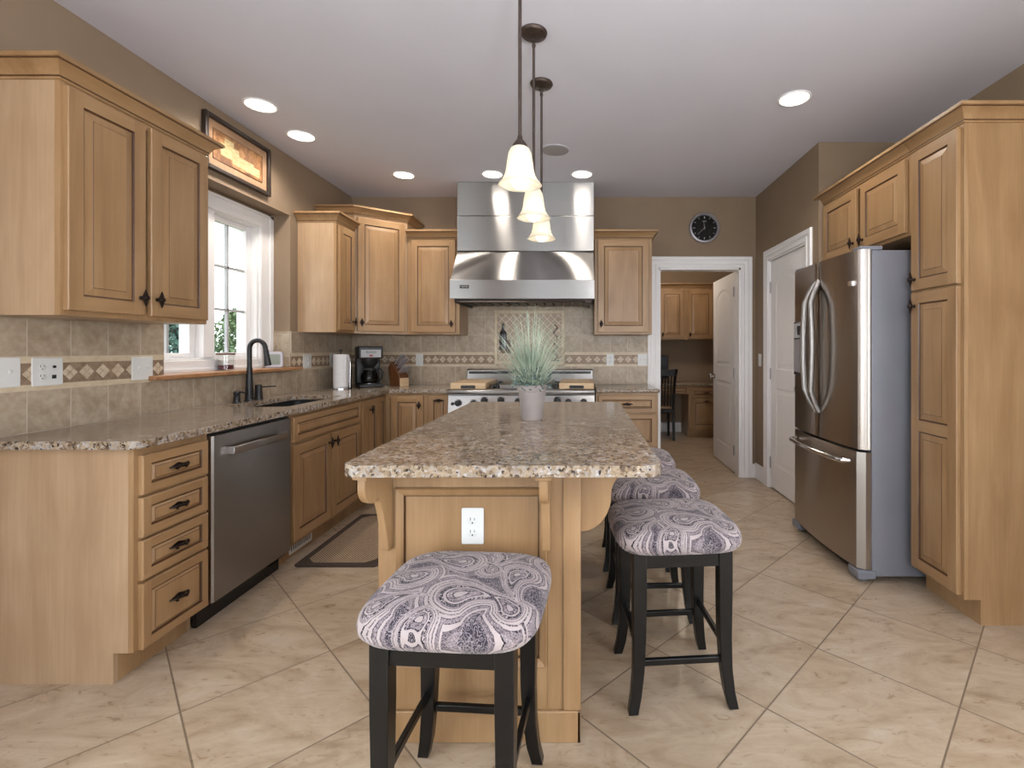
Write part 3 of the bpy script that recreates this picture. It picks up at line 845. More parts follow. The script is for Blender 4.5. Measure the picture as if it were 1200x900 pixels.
cabinet('maple base cabinet with top drawer right of the range by the doorway', (.118, BBF, 0), 0, .53, BH, BD,
        [('drawer', .02, .715, .49, .145, ('pull', .245, .0725)), ('drawer', .02, .43, .49, .27, ('pull', .245, .135)), ('drawer', .02, .14, .49, .275, ('pull', .245, .135))], TOE, group='base cabinets', name='base_cabinet')
# --- right side: fridge cabinet and pantry
PF = 1.735; PT = 2.296
cabinet('two-door maple cabinet above the refrigerator', (PF, 3.472, 1.855), -R90, .921, PT - 1.855, .555,
        [('door', .02, .018, .415, .39, ('knob', .385, .05)), ('door', .478, .018, .415, .39, ('knob', .03, .05))], crown='w')
cabinet('tall maple pantry cabinet right of the refrigerator', (PF, 2.549, 0), -R90, .349, PT, .56,
        [('door', .02, .13, .31, 1.415, ('knob', .03, 1.345), (.735,)), ('door', .02, 1.557, .31, .715, ('knob', .03, .055))], TOE, crown='r', name='pantry_cabinet')
# ------------------------------------------------------------------ counters
CT0, CT1 = .883, .914
SX0, SX1, SY0, SY1 = -2.11, -1.745, 2.86, 3.56
ol = [(LX + .001, 1.785)] + rrect(LX + .001, 1.785, -1.64, 2.2, (0, .04, 0, 0))[1:8] + [(-1.64, 4.10), (-1.116, 4.10), (-1.116, BY - .009), (LX + .001, BY - .009)]
ol = [(LX + .0005, 1.785), ] + [(-1.64 - .04 + .04 * math.sin(a), 1.785 + .04 - .04 * math.cos(a)) for a in [i * PI / 12 for i in range(7)]] + [(-1.64, 4.075), (-1.628, 4.095), (-1.61, 4.10), (-1.116, 4.10), (-1.116, BY - .001), (LX + .0005, BY - .001)]
hole = rrect(SX0, SY0, SX1, SY1, (.05, .05, .05, .05))
o = slab('countertop', ol, [hole], CT0, CT1, 'granite'); tag(o, 'speckled granite countertop with undermount sink along the window wall', 'countertop')
o = slab('countertop', [(.117, 4.10), (.662, 4.10), (.662, BY - .001), (.117, BY - .001)], [], CT0, CT1, 'granite'); tag(o, 'short granite countertop right of the range beside the doorway', 'countertop')
# sink
sk = thing('kitchen_sink', 'black undermount sink basin set in the granite under the window', 'sink', ((SX0 + SX1) / 2, (SY0 + SY1) / 2, .68))
m = MB(); rings = []
for (d, z) in ((-.012, .2025), (-.012, .198), (.004, .198), (.006, .06), (.03, .02), (.16, .012)):
    rings.append([(x - (SX0 + SX1) / 2, y - (SY0 + SY1) / 2, z) for x, y in rrect(SX0 + d, SY0 + d, SX1 - d, SY1 - d, max(.02, .05 - abs(d) * .1))])
m.loft(rings)
m.f.pop(len(m.f) - 2); m.m.pop(len(m.m) - 2)
m.build('basin', 'blackmatte', sk)
MB().lathe([(.04, .0125), (.04, .016), (.02, .014), (0, .014)], n=16).build('drain', 'bronze', sk)
# faucet
fx, fy = -2.175, 3.17
fa = thing('faucet', 'tall black gooseneck pull-down faucet standing behind the sink', 'faucet', (fx, fy, CT1))
MB().lathe([(.03, 0), (.03, .006), (.026, .01), (.021, .12), (.0165, .2), (.0165, .22)], n=18).build('body', 'blackmatte', fa)
pts = [(0, 0, .2)] + [(.052 - .052 * math.cos(a), 0, .345 + .052 * math.sin(a)) for a in [i * PI / 10 for i in range(0, 10)]] + [(.108, 0, .325)]
MB().tube(pts, .0145, 12).build('spout', 'blackmatte', fa)
MB().tube([(.106, 0, .335), (.115, 0, .28), (.121, 0, .232)], [.0155, .018, .021], 12).build('spray_head', 'blackmatte', fa)
MB().lathe([(.027, 0), (.027, .006), (.024, .02), (.021, .095), (.018, .1), (0, .1)], n=16).build('valve_body', 'blackmatte', fa, loc=(-.01, .105, 0))
MB().tube([(0, 0, .082), (.03, .05, .084), (.055, .10, .082)], [.005, .0045, .004], 8).build('lever', 'blackmatte', bpy.data.objects['valve_body'])
sd = thing('soap_dispenser', 'short black soap dispenser left of the faucet', 'soap dispenser', (-2.175, 3.055, CT1))
MB().lathe([(.024, 0), (.024, .004), (.02, .008), (.018, .045), (.015, .05)], n=16).build('base', 'blackmatte', sd)
MB().lathe([(.018, .05), (.019, .054), (.019, .07), (.012, .076), (0, .077)], n=16).tube([(0, 0, .066), (.035, 0, .07), (.05, 0, .062)], .006, 8).build('pump_head', 'blackmatte', sd)

# ------------------------------------------------------------------ dishwasher (front at local y=0 facing -y, turned to +x)
dwr = thing('dishwasher', 'stainless steel dishwasher with bar handle between drawers and sink base', 'dishwasher', (-1.682, 2.173, 0), R90)
W = .598
MB().box(.003, .0, .10, W - .003, .55, .872).build('tub', 'blackmatte', dwr)
pl = [(.004, .0), (.004, -.016), (.012, -.023), (W - .012, -.023), (W - .004, -.016), (W - .004, .0)]
MB().prism(pl, 'z', .112, .862).build('door_panel', 'steeldark', dwr)
MB().box(.004, .05, 0, W - .004, .07, .108).box(.02, .0, .09, W - .02, .05, .108).build('toe_kick', 'blackgloss', dwr)
m = MB()
sec = lambda x, y: [(x, y, .765), (x, y - .01, .762), (x, y - .014, .78), (x, y - .012, .798), (x, y, .80)]
m.loft([sec(x, y) for x, y in ((.09, -.02), (.092, -.045), (.12, -.052), (.3, -.056), (.48, -.052), (.506, -.045), (.508, -.02))])
m.build('handle', 'steel', dwr, bevel=.003)

# ------------------------------------------------------------------ range
rg = thing('range', 'wide stainless professional range with black knobs below the hood', 'range', (-1.108, 0, 0))
RW = 1.214; RF = 4.03
MB().box(0, RF, .12, RW, BY - .012, .875).build('body', 'steel', rg)
MB().box(.03, RF + .05, 0, RW - .03, RF + .08, .12).build('toe_kick', 'blackmatte', rg)
prof = [(RF + .0, .875), (RF - .02, .878), (3.985, .886), (3.98, .9), (3.985, .914), (4.0, .92), (BY - .012, .92), (BY - .012, .875)]
MB().prism(prof, 'x', 0, RW).build('cooktop', 'steel', rg, bevel=.003)
MB().prism([(RF, .87), (RF, .72), (RF - .035, .725), (RF - .018, .87)], 'x', 0, RW).build('control_panel', 'steeldark', rg, bevel=.003)
MB().prism([(BY - .012, .92), (BY - .012, 1.062), (BY - .05, 1.062), (BY - .062, 1.05), (BY - .072, .93), (BY - .072, .92)], 'x', 0, RW).build('backguard', 'steel', rg, bevel=.004)
MB().box(.02, BY - .075, 1.018, RW * .55, BY - .06, 1.04).box(RW * .63, BY - .075, 1.018, RW - .02, BY - .06, 1.04).build('vent_slot', 'blackmatte', rg)
# knobs
kp = None
KX = [.087, .214, .302, .439, .58, .715, .904, .995, 1.122]
KZ = [.810, .808, .832, .832, .822, .832, .832, .815, .815]
for i, x in enumerate(KX):
    if kp is None:
        kp = MB().lathe([(.031, 0), (.031, -.006), (.027, -.01)], n=20, axis='y').build('bezel', 'chrome', rg)
        kk = MB().lathe([(.026, -.006), (.024, -.03), (.02, -.036), (0, -.037)], n=20, axis='y').box(-.005, -.036, -.022, .005, -.048, .022).build('control_knob', 'blackmatte', rg, bevel=.002)
        kk.location = (x, RF - .026, KZ[i]); kp.parent = kk; kp.location = (0, 0, 0)
    else:
        k2 = inst(kk, rg, (x, RF - .026, KZ[i])); b2 = inst(kp, k2, (0, 0, 0))
MB().lathe([(.014, 0), (.014, -.012), (0, -.013)], (.04, RF - .024, .803), 12, 'y').build('indicator_button', 'blackmatte', rg)
for (a, b) in ((.01, .73), (.745, RW - .01)):
    od = MB().box(a, RF - .03, .16, b, RF, .70).build('oven_door', 'steel', rg, bevel=.006)
    MB().tube([(a + .04, RF - .075, .655), (b - .04, RF - .075, .655)], .014, 12).tube([(a + .06, RF - .03, .655), (a + .06, RF - .075, .655)], .009, 8).tube([(b - .06, RF - .03, .655), (b - .06, RF - .075, .655)], .009, 8).build('door_handle', 'chrome', od)
m = MB()
for gx in (.30 + .07,):
    pass
for (a, b) in ((.345, .40), (.86, .905)):
    for y in (4.12, 4.26, 4.40, 4.54): m.box(a, y, .936, b, y + .014, .95)
    m.box(a, 4.1, .92, a + .012, 4.6, .95).box(b - .012, 4.1, .92, b, 4.6, .95)
m.build('burner_grate', 'blackmatte', rg)
m = MB().prism([(4.10, .921), (4.10, .95), (4.13, .965), (4.58, .965), (4.58, .921)], 'x', .41, .85).build('griddle_cover', 'steel', rg, bevel=.004)
def board(label, x0, x1, y0=4.03):
    b = thing('stove_cover', label, 'wooden cover', ((x0 + x1) / 2, 4.3, .9225), 0, 'wooden burner covers on the range')
    hw = (x1 - x0) / 2
    MB().box(-hw, y0 - 4.3, 0, hw, .28, .05).build('board', 'board', b, bevel=.004)
    m = MB().prism(rrect(-.062, .004, .062, .03, .012, 4), 'y', y0 - 4.3 - .0012, y0 - 4.3 + .01)
    m.build('hand_slot', 'blackmatte', b)
board('pale wooden burner cover with dark hand slot on left of the range', -1.095, -.80)
board('pale wooden burner cover with dark hand slot on right of the range', -.19, .10)

# ------------------------------------------------------------------ hood
hd = thing('range_hood', 'large stainless wall hood with stepped duct cover above the range', 'range hood', (-1.108, 0, 1.64))
Z0 = 1.64
ov = lambda z: z - Z0
MB().box(0, 4.303, ov(2.4385), RW, BY - .001, ov(H - .001)).build('duct_cover', 'steel', hd, bevel=.003)
MB().box(0, 4.303, ov(2.126), RW, BY - .001, ov(2.436)).build('duct_cover', 'steel', hd, bevel=.003)
MB().prism([(4.315, ov(2.1255)), (4.068, ov(1.835)), (4.068, ov(1.70)), (BY - .012, ov(1.70)), (BY - .012, ov(2.1255))], 'x', .001, RW - .001).build('canopy', 'steel', hd, bevel=.002)
MB().box(0, 4.056, ov(1.676), RW, 4.07, ov(1.835)).build('front_band', 'steel', hd, bevel=.002)
m = MB()
for i in range(14): m.box(.05 + i * .0815, 4.12, ov(1.665), .05 + i * .0815 + .055, BY - .08, ov(1.70))
m.box(.03, 4.095, ov(1.648), RW - .03, 4.12, ov(1.70)).box(.03, 4.12, ov(1.648), .05, BY - .05, ov(1.70)).box(RW - .05, 4.12, ov(1.648), RW - .03, BY - .05, ov(1.70)).build('baffle_filter', 'bronze', hd)
MB().tube([(.08, 4.085, ov(1.658)), (RW - .08, 4.085, ov(1.658))], .008, 8).build('grease_rail', 'chrome', hd)
bd = MB().box(.085, 4.052, ov(1.763), .162, 4.0562, ov(1.79)).build('badge', 'blackgloss', hd, bevel=.001)
text_mesh('lettering', 'VIKING', .021, 'chrome', bd, (.1235, 4.0515, ov(1.7765)), (PI / 2, 0, 0))

# ------------------------------------------------------------------ refrigerator (local: x from far to near, y depth, faces -x)
fg = thing('refrigerator', 'stainless french-door refrigerator with bottom freezer against the right wall', 'refrigerator', (1.475, 3.405, 0), -R90)
W = .815; HH = 1.79
MB().box(.004, .075, .035, W - .004, .80, HH - .005).build('cabinet_body', 'fridgeside', fg, bevel=.006)
def arcfront(x0, x1, rl, rr, n=14):
    pts = [(x0, .07)]
    f_ = lambda x: -.028 * (1 - ((x - W / 2) / (W / 2)) ** 2) + .012
    xs = [x0 + (x1 - x0) * i / n for i in range(n + 1)]
    for i, x in enumerate(xs):
        y = f_(x)
        if rl and x - x0 < rl: t = 1 - (x - x0) / rl; y += rl * (1 - math.sqrt(max(0, 1 - t * t)))
        if rr and x1 - x < rr: t = 1 - (x1 - x) / rr; y += rr * (1 - math.sqrt(max(0, 1 - t * t)))
        pts.append((x, y))
    pts.append((x1, .07)); return pts
for (a, b, nm) in ((0, W / 2 - .003, 'l'), (W / 2 + .003, W, 'r')):
    d = MB().prism(arcfront(a, b, .03 if nm == 'l' else .006, .03 if nm == 'r' else .006, 20), 'z', .715, HH).build('door', 'fridgesteel', fg)
    s_ = -1 if nm == 'l' else 1
    pts = []
    for i in range(13):
        t = i / 12; z = .87 + .80 * t; bow = math.sin(PI * t)
        pts.append((W / 2 + s_ * (.018 + .042 * bow), -.018 - .062 * min(1, bow * 2.2), z))
    MB().tube(pts, [.014] + [.0155] * 11 + [.014], 12, flat=1.25).build('door_handle', 'steel', d)
    if nm == 'l':
        ds = MB().box(.06, -.014, 1.08, .25, .0, 1.44).build('dispenser', 'blackgloss', d, bevel=.004)
        MB().box(.07, -.0165, 1.33, .24, -.012, 1.43).build('control_panel', 'greypanel', ds)
        MB().box(.12, -.018, 1.35, .19, -.012, 1.41).build('display', 'screen', ds)
        MB().box(.07, -.0155, 1.10, .24, -.012, 1.32).build('alcove_liner', 'silver', ds)
    else:
        MB().box(W - .075, -.014, 1.60, W - .05, .01, 1.625).build('emblem', 'chrome', d)
fz = MB().prism(arcfront(0, W, .03, .03, 28), 'z', .075, .70).build('freezer_drawer', 'fridgesteel', fg)
pts = [(.09, -.01, .645), (.10, -.05, .645)] + [(.13 + .58 * i / 8, -.062 - .022 * math.sin(PI * i / 8), .645) for i in range(9)] + [(.74, -.05, .645), (.75, -.01, .645)]
MB().tube(pts, .014, 10).build('freezer_handle', 'chrome', fz)
MB().box(.02, .05, .015, W - .02, .10, .07).build('base_grille', 'slot', fg)
for x in (.0, W - .10): MB().box(x, .0, .02, x + .10, .10, .07).lathe([(.025, 0), (.025, .03)], (x + .05, .05, 0), 10).build('foot', 'fridgeside', fg, bevel=.008)
for x in (.01, W - .09): MB().box(x, .02, HH - .004, x + .08, .14, HH + .02).build('hinge_cover', 'fridgeside', fg, bevel=.006)

# ------------------------------------------------------------------ island
isl = thing('kitchen_island', 'maple kitchen island base with framed front panel and scrolled corbels', 'island', (-.335, 1.555, 0))
IX0, IX1 = -.319, .319; ID = 1.35
m = MB().box(IX0, .019, 0, IX1, ID, .882)
m.build('body', 'panelwood', isl)
m = MB().box(IX0, 0, 0, IX0 + .055, .019, .882).box(IX1 - .095, 0, 0, IX1, .019, .882).box(IX0 + .055, 0, .81, IX1 - .095, .019, .882).box(IX0 + .055, 0, 0, IX1 - .095, .019, .235)
m.box(IX1 - .044, -.007, .10, IX1 + .012, 0, .8655)
m.build('front_frame', 'wood', isl, bevel=.0015)
m = MB()
px0, px1, pz0, pz1 = IX0 + .055, IX1 - .095, .235, .81
R = [(0, -.004), (.004, -.009), (.02, -.003), (.026, .002), (.028, .010), (.031, .010)]
prev = None
for i, (d, y) in enumerate(R):
    q_ = [(px0 + d, y, pz0 + d), (px1 - d, y, pz0 + d), (px1 - d, y, pz1 - d), (px0 + d, y, pz1 - d)]
    if prev:
        for k in range(4): m.add([prev[k], prev[(k + 1) % 4], q_[(k + 1) % 4], q_[k]], [(0, 1, 2, 3)], 1 if i >= 4 else 0)
    prev = q_
m.add(prev, [(0, 1, 2, 3)], 0)
m.build('front_panel', ['wood', 'glaze'], isl)
m = MB().box(IX0 + .02, -.012, 0, IX1 + .012, 0, .10).box(IX1, -.012, 0, IX1 + .012, ID, .10)
m.build('base_moulding', 'wood', isl, bevel=.003)
# right side panel strips
m = MB().box(IX1, 0, .10, IX1 + .012, .09, .882).box(IX1, ID - .09, .10, IX1 + .012, ID, .882).box(IX1, .09, .80, IX1 + .012, ID - .09, .882).box(IX1, .09, .10, IX1 + .012, ID - .09, .2)
m.build('side_frame', 'wood', isl, bevel=.001)
def corbel_profile(L, Hh):
    # (out, z): top plate at z=0, drops down along the body
    pts = [(0, 0), (L, 0), (L, -.018)]
    for i in range(9):
        a = PI * .5 * i / 8
        pts.append((L * .86 - (L * .40) * (1 - math.cos(a)) * 1.0 + .0, -.018 - Hh * .26 * math.sin(a)))
    for i in range(1, 10):
        t = i / 9
        pts.append((L * .46 * (1 - t) ** .5 * (1 - .0 * t) + L * .14 * t * 1.0, -.018 - Hh * .26 - Hh * (.10 * t + .48 * t * t)))
    pts.append((L * .14, -Hh)); pts.append((0, -Hh))
    return pts
def scurve(L, Hh):
    pts = [(0, 0), (L, 0), (L, -.012)]
    for i in range(1, 9):      # concave cove
        a = PI * .5 * i / 8
        pts.append((L - L * .42 * math.sin(a), -.012 - Hh * .36 * (1 - math.cos(a))))
    for i in range(1, 10):     # convex belly back to the post
        a = PI * .5 * i / 9
        pts.append((L * .58 * math.cos(a) + .001, -.012 - Hh * .36 - Hh * .55 * math.sin(a)))
    pts.append((0, -Hh))
    return pts
def corbel_front(x, pw=.05):
    pr = [(0, 0)]
    L, Hh = .125, .25
    pr = [(0, 0), (L, 0)]
    for i in range(0, 9):
        a = PI * .5 * i / 8
        pr.append((L * .70 + L * .30 * math.cos(a), -.026 - .052 * math.sin(a)))
    pr += [(L * .60, -.075), (L * .53, -.066), (L * .47, -.074), (L * .43, -.092), (L * .36, -.12), (L * .27, -.17), (L * .20, -.21), (L * .16, -Hh), (0, -Hh)]
    m = MB().prism([(-o_, .866 + z) for o_, z in pr], 'x', x - .0135, x + .0135)
    m.box(x - pw / 2, -L - .008, .8665, x + pw / 2, -.001, .882)
    return m
for x, a_ in ((IX0 + .036, -.3), (IX1 - .098, 0)): corbel_front(0).build('corbel', 'wood', isl, bevel=.002, loc=(x, 0, 0), rot=(0, 0, a_))
for y in (.02, ID - .06):
    m = MB().prism([(IX1 + .012 + o_, .87 + z) for o_, z in scurve(.17, .215)], 'y', y, y + .036)
    m.box(IX1 + .0, y - .01, .8705, IX1 + .19, y + .046, .882)
    m.build('corbel', 'wood', isl, bevel=.002)
# island top
o = slab('island_countertop', rrect(-.704, 1.400, .236, 3.10, (.05, .05, .05, .05), 6), [], CT0, CT1 + .004, 'granite', bevel=.014); tag(o, 'large speckled granite island countertop with rounded corners', 'countertop')

def plate(label, loc, rz, gangs, kinds, group='wall plates', wide=None):
    """kinds: list of 'o' outlet, 's' toggle, 'd' decora, 'j' jack, 'b' blank"""
    w_ = wide or (.072 + .046 * (gangs - 1)); h_ = .117
    nm = 'outlet_plate' if kinds[0] in 'o' else 'switch_plate'
    r = thing(nm, label, 'wall plate', loc, rz, group)
    MB().prism(rrect(-w_ / 2, -h_ / 2, w_ / 2, h_ / 2, .005, 3), 'y', 0, -.005).build('plate', 'plastic', r, bevel=.002)
    for i, k in enumerate(kinds):
        cx = (i - (gangs - 1) / 2) * .046
        if k == 'o':
            for s_ in (-1, 1):
                f_ = MB().lathe([(.0165, -.005), (.0165, -.0068), (.0155, -.0072), (0, -.0072)], (cx, 0, s_ * .0195), 20, 'y', sy=.9).build('receptacle', 'plastic', r)
                z = s_ * .0195
                MB().box(cx - .0075, -.0071, z - .001, cx - .0055, -.0076, z + .009).box(cx + .0055, -.0071, z, cx + .0075, -.0076, z + .008).lathe([(.0026, -.0071), (.0026, -.0076)], (cx, 0, z - .008), 8, 'y').build('slots', 'slot', f_)
        elif k == 's':
            MB().box(cx - .005, -.005, -.012, cx + .005, -.006, .012).prism([(-.006, -.004), (-.014, .008), (-.006, .009)], 'x', cx - .004, cx + .004).build('toggle', 'plastic', r)
        elif k == 'd':
            MB().box(cx - .0165, -.005, -.033, cx + .0165, -.0075, .033).build('rocker', 'plastic', r, bevel=.001)
        elif k == 'j':
            MB().lathe([(.006, -.005), (.006, -.009), (0, -.009)], (cx, 0, .02), 10, 'y').build('coaxial_jack', 'slot', r)
            MB().box(cx - .008, -.005, -.03, cx + .008, -.0065, -.014).build('phone_jack', 'slot', r)
    return r
o = plate('white duplex outlet on the front panel of the island', (-.352, 1.564, .685), 0, 1, ['o'], 'wall plates')
px = LX + T + .001
plate('white toggle switch plate leftmost on the left tile wall', (px, 1.895, 1.163), R90, 1, ['s'])
plate('wide white plate with outlet and cable jack on the left tile wall', (px, 2.03, 1.16), R90, 2, ['o', 'j'])
plate('white double plate beside the near end of the window sill', (px, 2.468, 1.157), R90, 2, ['s', 's'])
plate('white plate on tile just beyond the window recess', (px, 3.95, 1.157), R90, 2, ['d', 'o'])
plate('white plate on tile behind the paper towel roll', (px, 4.36, 1.157), R90, 2, ['o', 'd'])
plate('white single plate on back tile left of the range', (-1.585, BY - T - .001, 1.15), 0, 1, ['d'])
plate('white single plate on back tile just right of the range', (.275, BY - T - .001, 1.15), 0, 1, ['o'])
plate('white double switch plate on back tile beside the doorway', (.59, BY - T - .001, 1.15), 0, 2, ['s', 's'], wide=.095)
plate('white switch plate on the right wall between doorway and closed door', (RX - .001, 4.62, 1.15), -R90, 1, ['s'])

# ------------------------------------------------------------------ bar stools
def leg_mb(sx, sy):
    m = MB(); rings = []
    for (z, ox, oy, h) in ((.50, 0, 0, .0235), (.40, 0, 0, .0235), (.25, .0, .0, .0215), (.14, .004, .003, .0195), (.06, .013, .009, .018), (.004, .025, .018, .0165)):
        cx = sx * (.152 + ox); cy = sy * (.150 + oy)
        rings.append([(cx - h, cy - h, z), (cx + h, cy - h, z), (cx + h, cy + h, z), (cx - h, cy + h, z)])
    rings[0] = [(p[0], p[1], .555) for p in rings[0]]
    return m.loft(rings)
def make_stool(label, loc, rz):
    r = thing('bar_stool', label, 'stool', loc, rz, 'paisley bar stools')
    m = MB(); rings = []
    n = 48
    def outl(hx, hy, z, dome=0):
        pts = []
        for i in range(n):
            a = 2 * PI * i / n; e = 2 / 4.6
            c_, s_ = math.cos(a), math.sin(a)
            x = hx * math.copysign(abs(c_) ** e, c_); y = hy * math.copysign(abs(s_) ** e, s_)
            pts.append((x, y, z + dome * (abs(x) / .22) ** 2 * .5))
        return pts
    for (hx, hy, z) in ((.19, .175, .548), (.214, .198, .553), (.226, .209, .568), (.229, .212, .585), (.226, .209, .603), (.216, .199, .618), (.196, .18, .629), (.16, .145, .637), (.11, .10, .6415), (.05, .045, .643)):
        rings.append(outl(hx, hy, z))
    m.loft(rings); m.build('seat_cushion', 'paisley', r, sharp=80)
    m = MB().box(-.17, -.165, .495, .17, -.145, .55).box(-.17, .145, .495, .17, .165, .55).box(-.165, -.165, .495, -.145, .165, .55).box(.145, -.165, .495, .165, .165, .55).box(-.165, -.16, .535, .165, .16, .55)
    m.build('apron', 'blackpaint', r, bevel=.002)
    for sx in (-1, 1):
        for sy in (-1, 1):
            lg = leg_mb(sx, sy).build('leg', 'blackpaint', r, bevel=.002)
            MB().lathe([(.009, 0), (.009, .004)], (sx * .177, sy * .168, 0), 10).build('glide', 'plastic', lg)
    for sy, z in ((-1, .165), (1, .165)): MB().box(-.155, sy * .152 - .0085, z - .011, .155, sy * .152 + .0085, z + .011).build('stretcher', 'blackpaint', r, bevel=.003)
    for sx in (-1, 1): MB().box(sx * .154 - .0085, -.15, .20, sx * .154 + .0085, .15, .222).build('stretcher', 'blackpaint', r, bevel=.003)
    return r
s1 = make_stool('paisley cushioned black bar stool nearest the camera at the end of the island', (-.322, 1.318, 0), -.07)
copy_thing(s1, (.338, 1.85, 0), .08, 'paisley black bar stool, front one of the three along the right of the island', 'paisley bar stools')
copy_thing(s1, (.325, 2.385, 0), .03, 'paisley black bar stool, middle one of the three along the right of the island', 'paisley bar stools')
copy_thing(s1, (.315, 2.90, 0), -.02, 'paisley black bar stool, farthest of the three along the right of the island', 'paisley bar stools')

# ------------------------------------------------------------------ pendants and recessed lights
PX = -.226
def pendant(label, y, zr):
    r = thing('pendant_lamp', label, 'pendant lamp', (PX, y, zr), 0, 'pendants over the island')
    top = H - zr
    MB().lathe([(0, top), (.062, top - .0005), (.064, top - .006), (.058, top - .016), (.035, top - .024), (.012, top - .028), (0, top - .03)], n=28).build('canopy', 'bronzepaint', r)
    m = MB()
    for k in range(2):
        pts = [(.009 * math.cos(a), 0, .014 * math.sin(a)) for a in [i * PI / 8 for i in range(17)]]
        z = top - .04 - k * .022
        m.tube([((p[0], 0, p[2] + z) if k == 0 else (0, p[0], p[2] + z)) for p in pts], .0025, 6)
    m.build('chain_link', 'bronzepaint', r)
    MB().lathe([(.0065, .17), (.0065, top - .075), (.009, top - .07), (.009, top - .06), (0, top - .058)], n=12).build('rod', 'bronzepaint', r)
    MB().lathe([(.028, .136), (.027, .146), (.018, .158), (.010, .168), (.008, .18)], n=20).build('socket_cap', 'bronzepaint', r)
    outer = [(.026, .138), (.034, .132), (.042, .115), (.047, .085), (.050, .058), (.055, .036), (.064, .018), (.076, .004), (.079, 0)]
    inner = [(r_ - .0035, z - .001) for r_, z in outer[::-1]]
    m = MB(); n = 36; rows = outer + inner
    for r_, z in rows:
        for i in range(n):
            a = 2 * PI * i / n; wv = 1 + (.018 * math.cos(6 * a) if z < .02 else 0)
            m.v.append((r_ * math.cos(a) * wv, r_ * math.sin(a) * wv, z))
    for j in range(len(rows) - 1):
        for i in range(n): m.f.append((j * n + i, j * n + (i + 1) % n, (j + 1) * n + (i + 1) % n, (j + 1) * n + i)); m.m.append(0)
    m.build('lamp_shade', 'shade', r, sharp=80)
    pr = [(.012, .07), (.014, .05)] + [(.033 * math.sin(a), .018 - .033 * math.cos(a) + .0) for a in [PI * .85 - i * PI * .85 / 10 for i in range(11)]]
    MB().lathe(pr, n=20).build('bulb', 'bulb', r)
pendant('bronze pendant lamp with bell glass shade, the lowest and nearest of three', 1.767, 1.852)
pendant('bronze pendant lamp with bell glass shade, middle of three over the island', 2.27, 1.866)
pendant('bronze pendant lamp with bell glass shade, farthest of three over the island', 2.707, 1.868)
def can(label, x, y, watts=CANSPOT):
    r = thing('recessed_light', label, 'ceiling light', (x, y, H), 0, 'recessed ceiling lights')
    MB().lathe([(.094, -.0005), (.094, -.004), (.09, -.007), (.083, -.007), (.08, -.0035), (.079, -.0005)], n=32).build('trim_ring', 'white', r)
    MB().lathe([(.0785, -.001), (.076, -.0035), (0, -.004)], n=28).build('lens', 'can', r)
    l = bpy.data.lights.new('downlight', 'SPOT'); l.energy = watts; l.color = (1, .92, .82); l.spot_size = math.radians(150); l.spot_blend = .6; l.shadow_soft_size = .07
    lo = bpy.data.objects.new('downlight', l); C.objects.link(lo); lo.parent = r; lo.location = (0, 0, -.03)
for (x, y, lb) in ((-1.957, 2.95, 'glowing recessed ceiling light nearest the framed picture'), (-1.954, 3.374, 'glowing recessed ceiling light second nearest to the framed picture'),
                   (-1.52, 4.134, 'glowing recessed ceiling light above the corner cabinet'), (-.76, 4.115, 'glowing recessed ceiling light above left part of the range hood'),
                   (.0, 4.115, 'glowing recessed ceiling light above right part of the range hood'), (1.258, 2.87, 'glowing recessed ceiling light in front of the refrigerator')):
    can(lb, x, y, 10 if 'hood' in lb else CANSPOT)
sp = thing('ceiling_speaker', 'round grey ceiling speaker grille beyond the pendants', 'speaker', (-.2, 3.62, H))
MB().lathe([(.10, -.0005), (.10, -.004), (.094, -.006), (.0, -.006)], n=32).build('grille', 'led', sp)
MB().lathe([(.112, -.0004), (.112, -.003), (.101, -.005), (.1, -.0004)], n=32).build('rim', 'ceil', sp)

# ------------------------------------------------------------------ picture, clock
pc = thing('framed_picture', 'black framed collage picture hung above the window', 'picture', (LX + .001, 2.86, 2.34), R90)
pw, ph = .604, .335; f = .028
m = MB()
for (a, b, c, d) in ((0, 0, f, ph), (pw - f, 0, pw, ph), (f, ph - f, pw - f, ph), (f, 0, pw - f, f)): m.box(a, 0, b, c, -.03, d)
m.build('frame', 'frame', pc, bevel=.005)
MB().box(f, 0, f, pw - f, -.012, ph - f).build('mat_board', 'matboard', pc)
m = MB(); i0 = .075
m.box(i0, -.012, i0, pw - i0, -.014, ph - i0, 0)
for (a, b, c, d) in ((i0, i0, pw - i0, i0 + .005), (i0, ph - i0 - .005, pw - i0, ph - i0), (i0, i0, i0 + .005, ph - i0), (pw - i0 - .005, i0, pw - i0, ph - i0)): m.box(a, -.014, b, c, -.0155, d, 2)
for i_, (a, b, c, d, k) in enumerate(((.14, .12, .30, .20, 1), (.24, .10, .44, .165, 1), (.36, .095, .50, .15, 1), (.17, .2, .25, .235, 1), (.30, .18, .38, .23, 0))): m.box(a, -.0135, b, c, -.0146 - .0003 * i_, d, k)
m.build('print', ['art', 'parch', 'blockdark'], pc)
ck = thing('wall_clock', 'round silver-rimmed black-faced wall clock above the doorway', 'clock', (1.193, BY, 2.435))
MB().lathe([(.122, -.0005), (.122, -.02), (.125, -.03), (.132, -.036), (.143, -.034), (.15, -.024), (.151, -.0005)], n=48, axis='y').build('rim', 'silver', ck)
MB().lathe([(.124, -.002), (.124, -.014), (0, -.0145)], n=48, axis='y').build('dial', 'blackgloss', ck)
m = MB()
for h in range(12):
    a = h * PI / 6; L_ = .022 if h % 3 == 0 else .014; w_ = .004 if h % 3 == 0 else .0028
    c_, s_ = math.sin(a), math.cos(a)
    def pt(rad, off): return (c_ * rad + s_ * off, s_ * rad - c_ * off)
    m.prism([pt(.112, w_), pt(.112, -w_), pt(.112 - L_, -w_), pt(.112 - L_, w_)], 'y', -.0144, -.0158)
m.box(-.02, -.0144, .062, .02, -.0152, .068)
m.build('hour_marks', 'silver', ck)
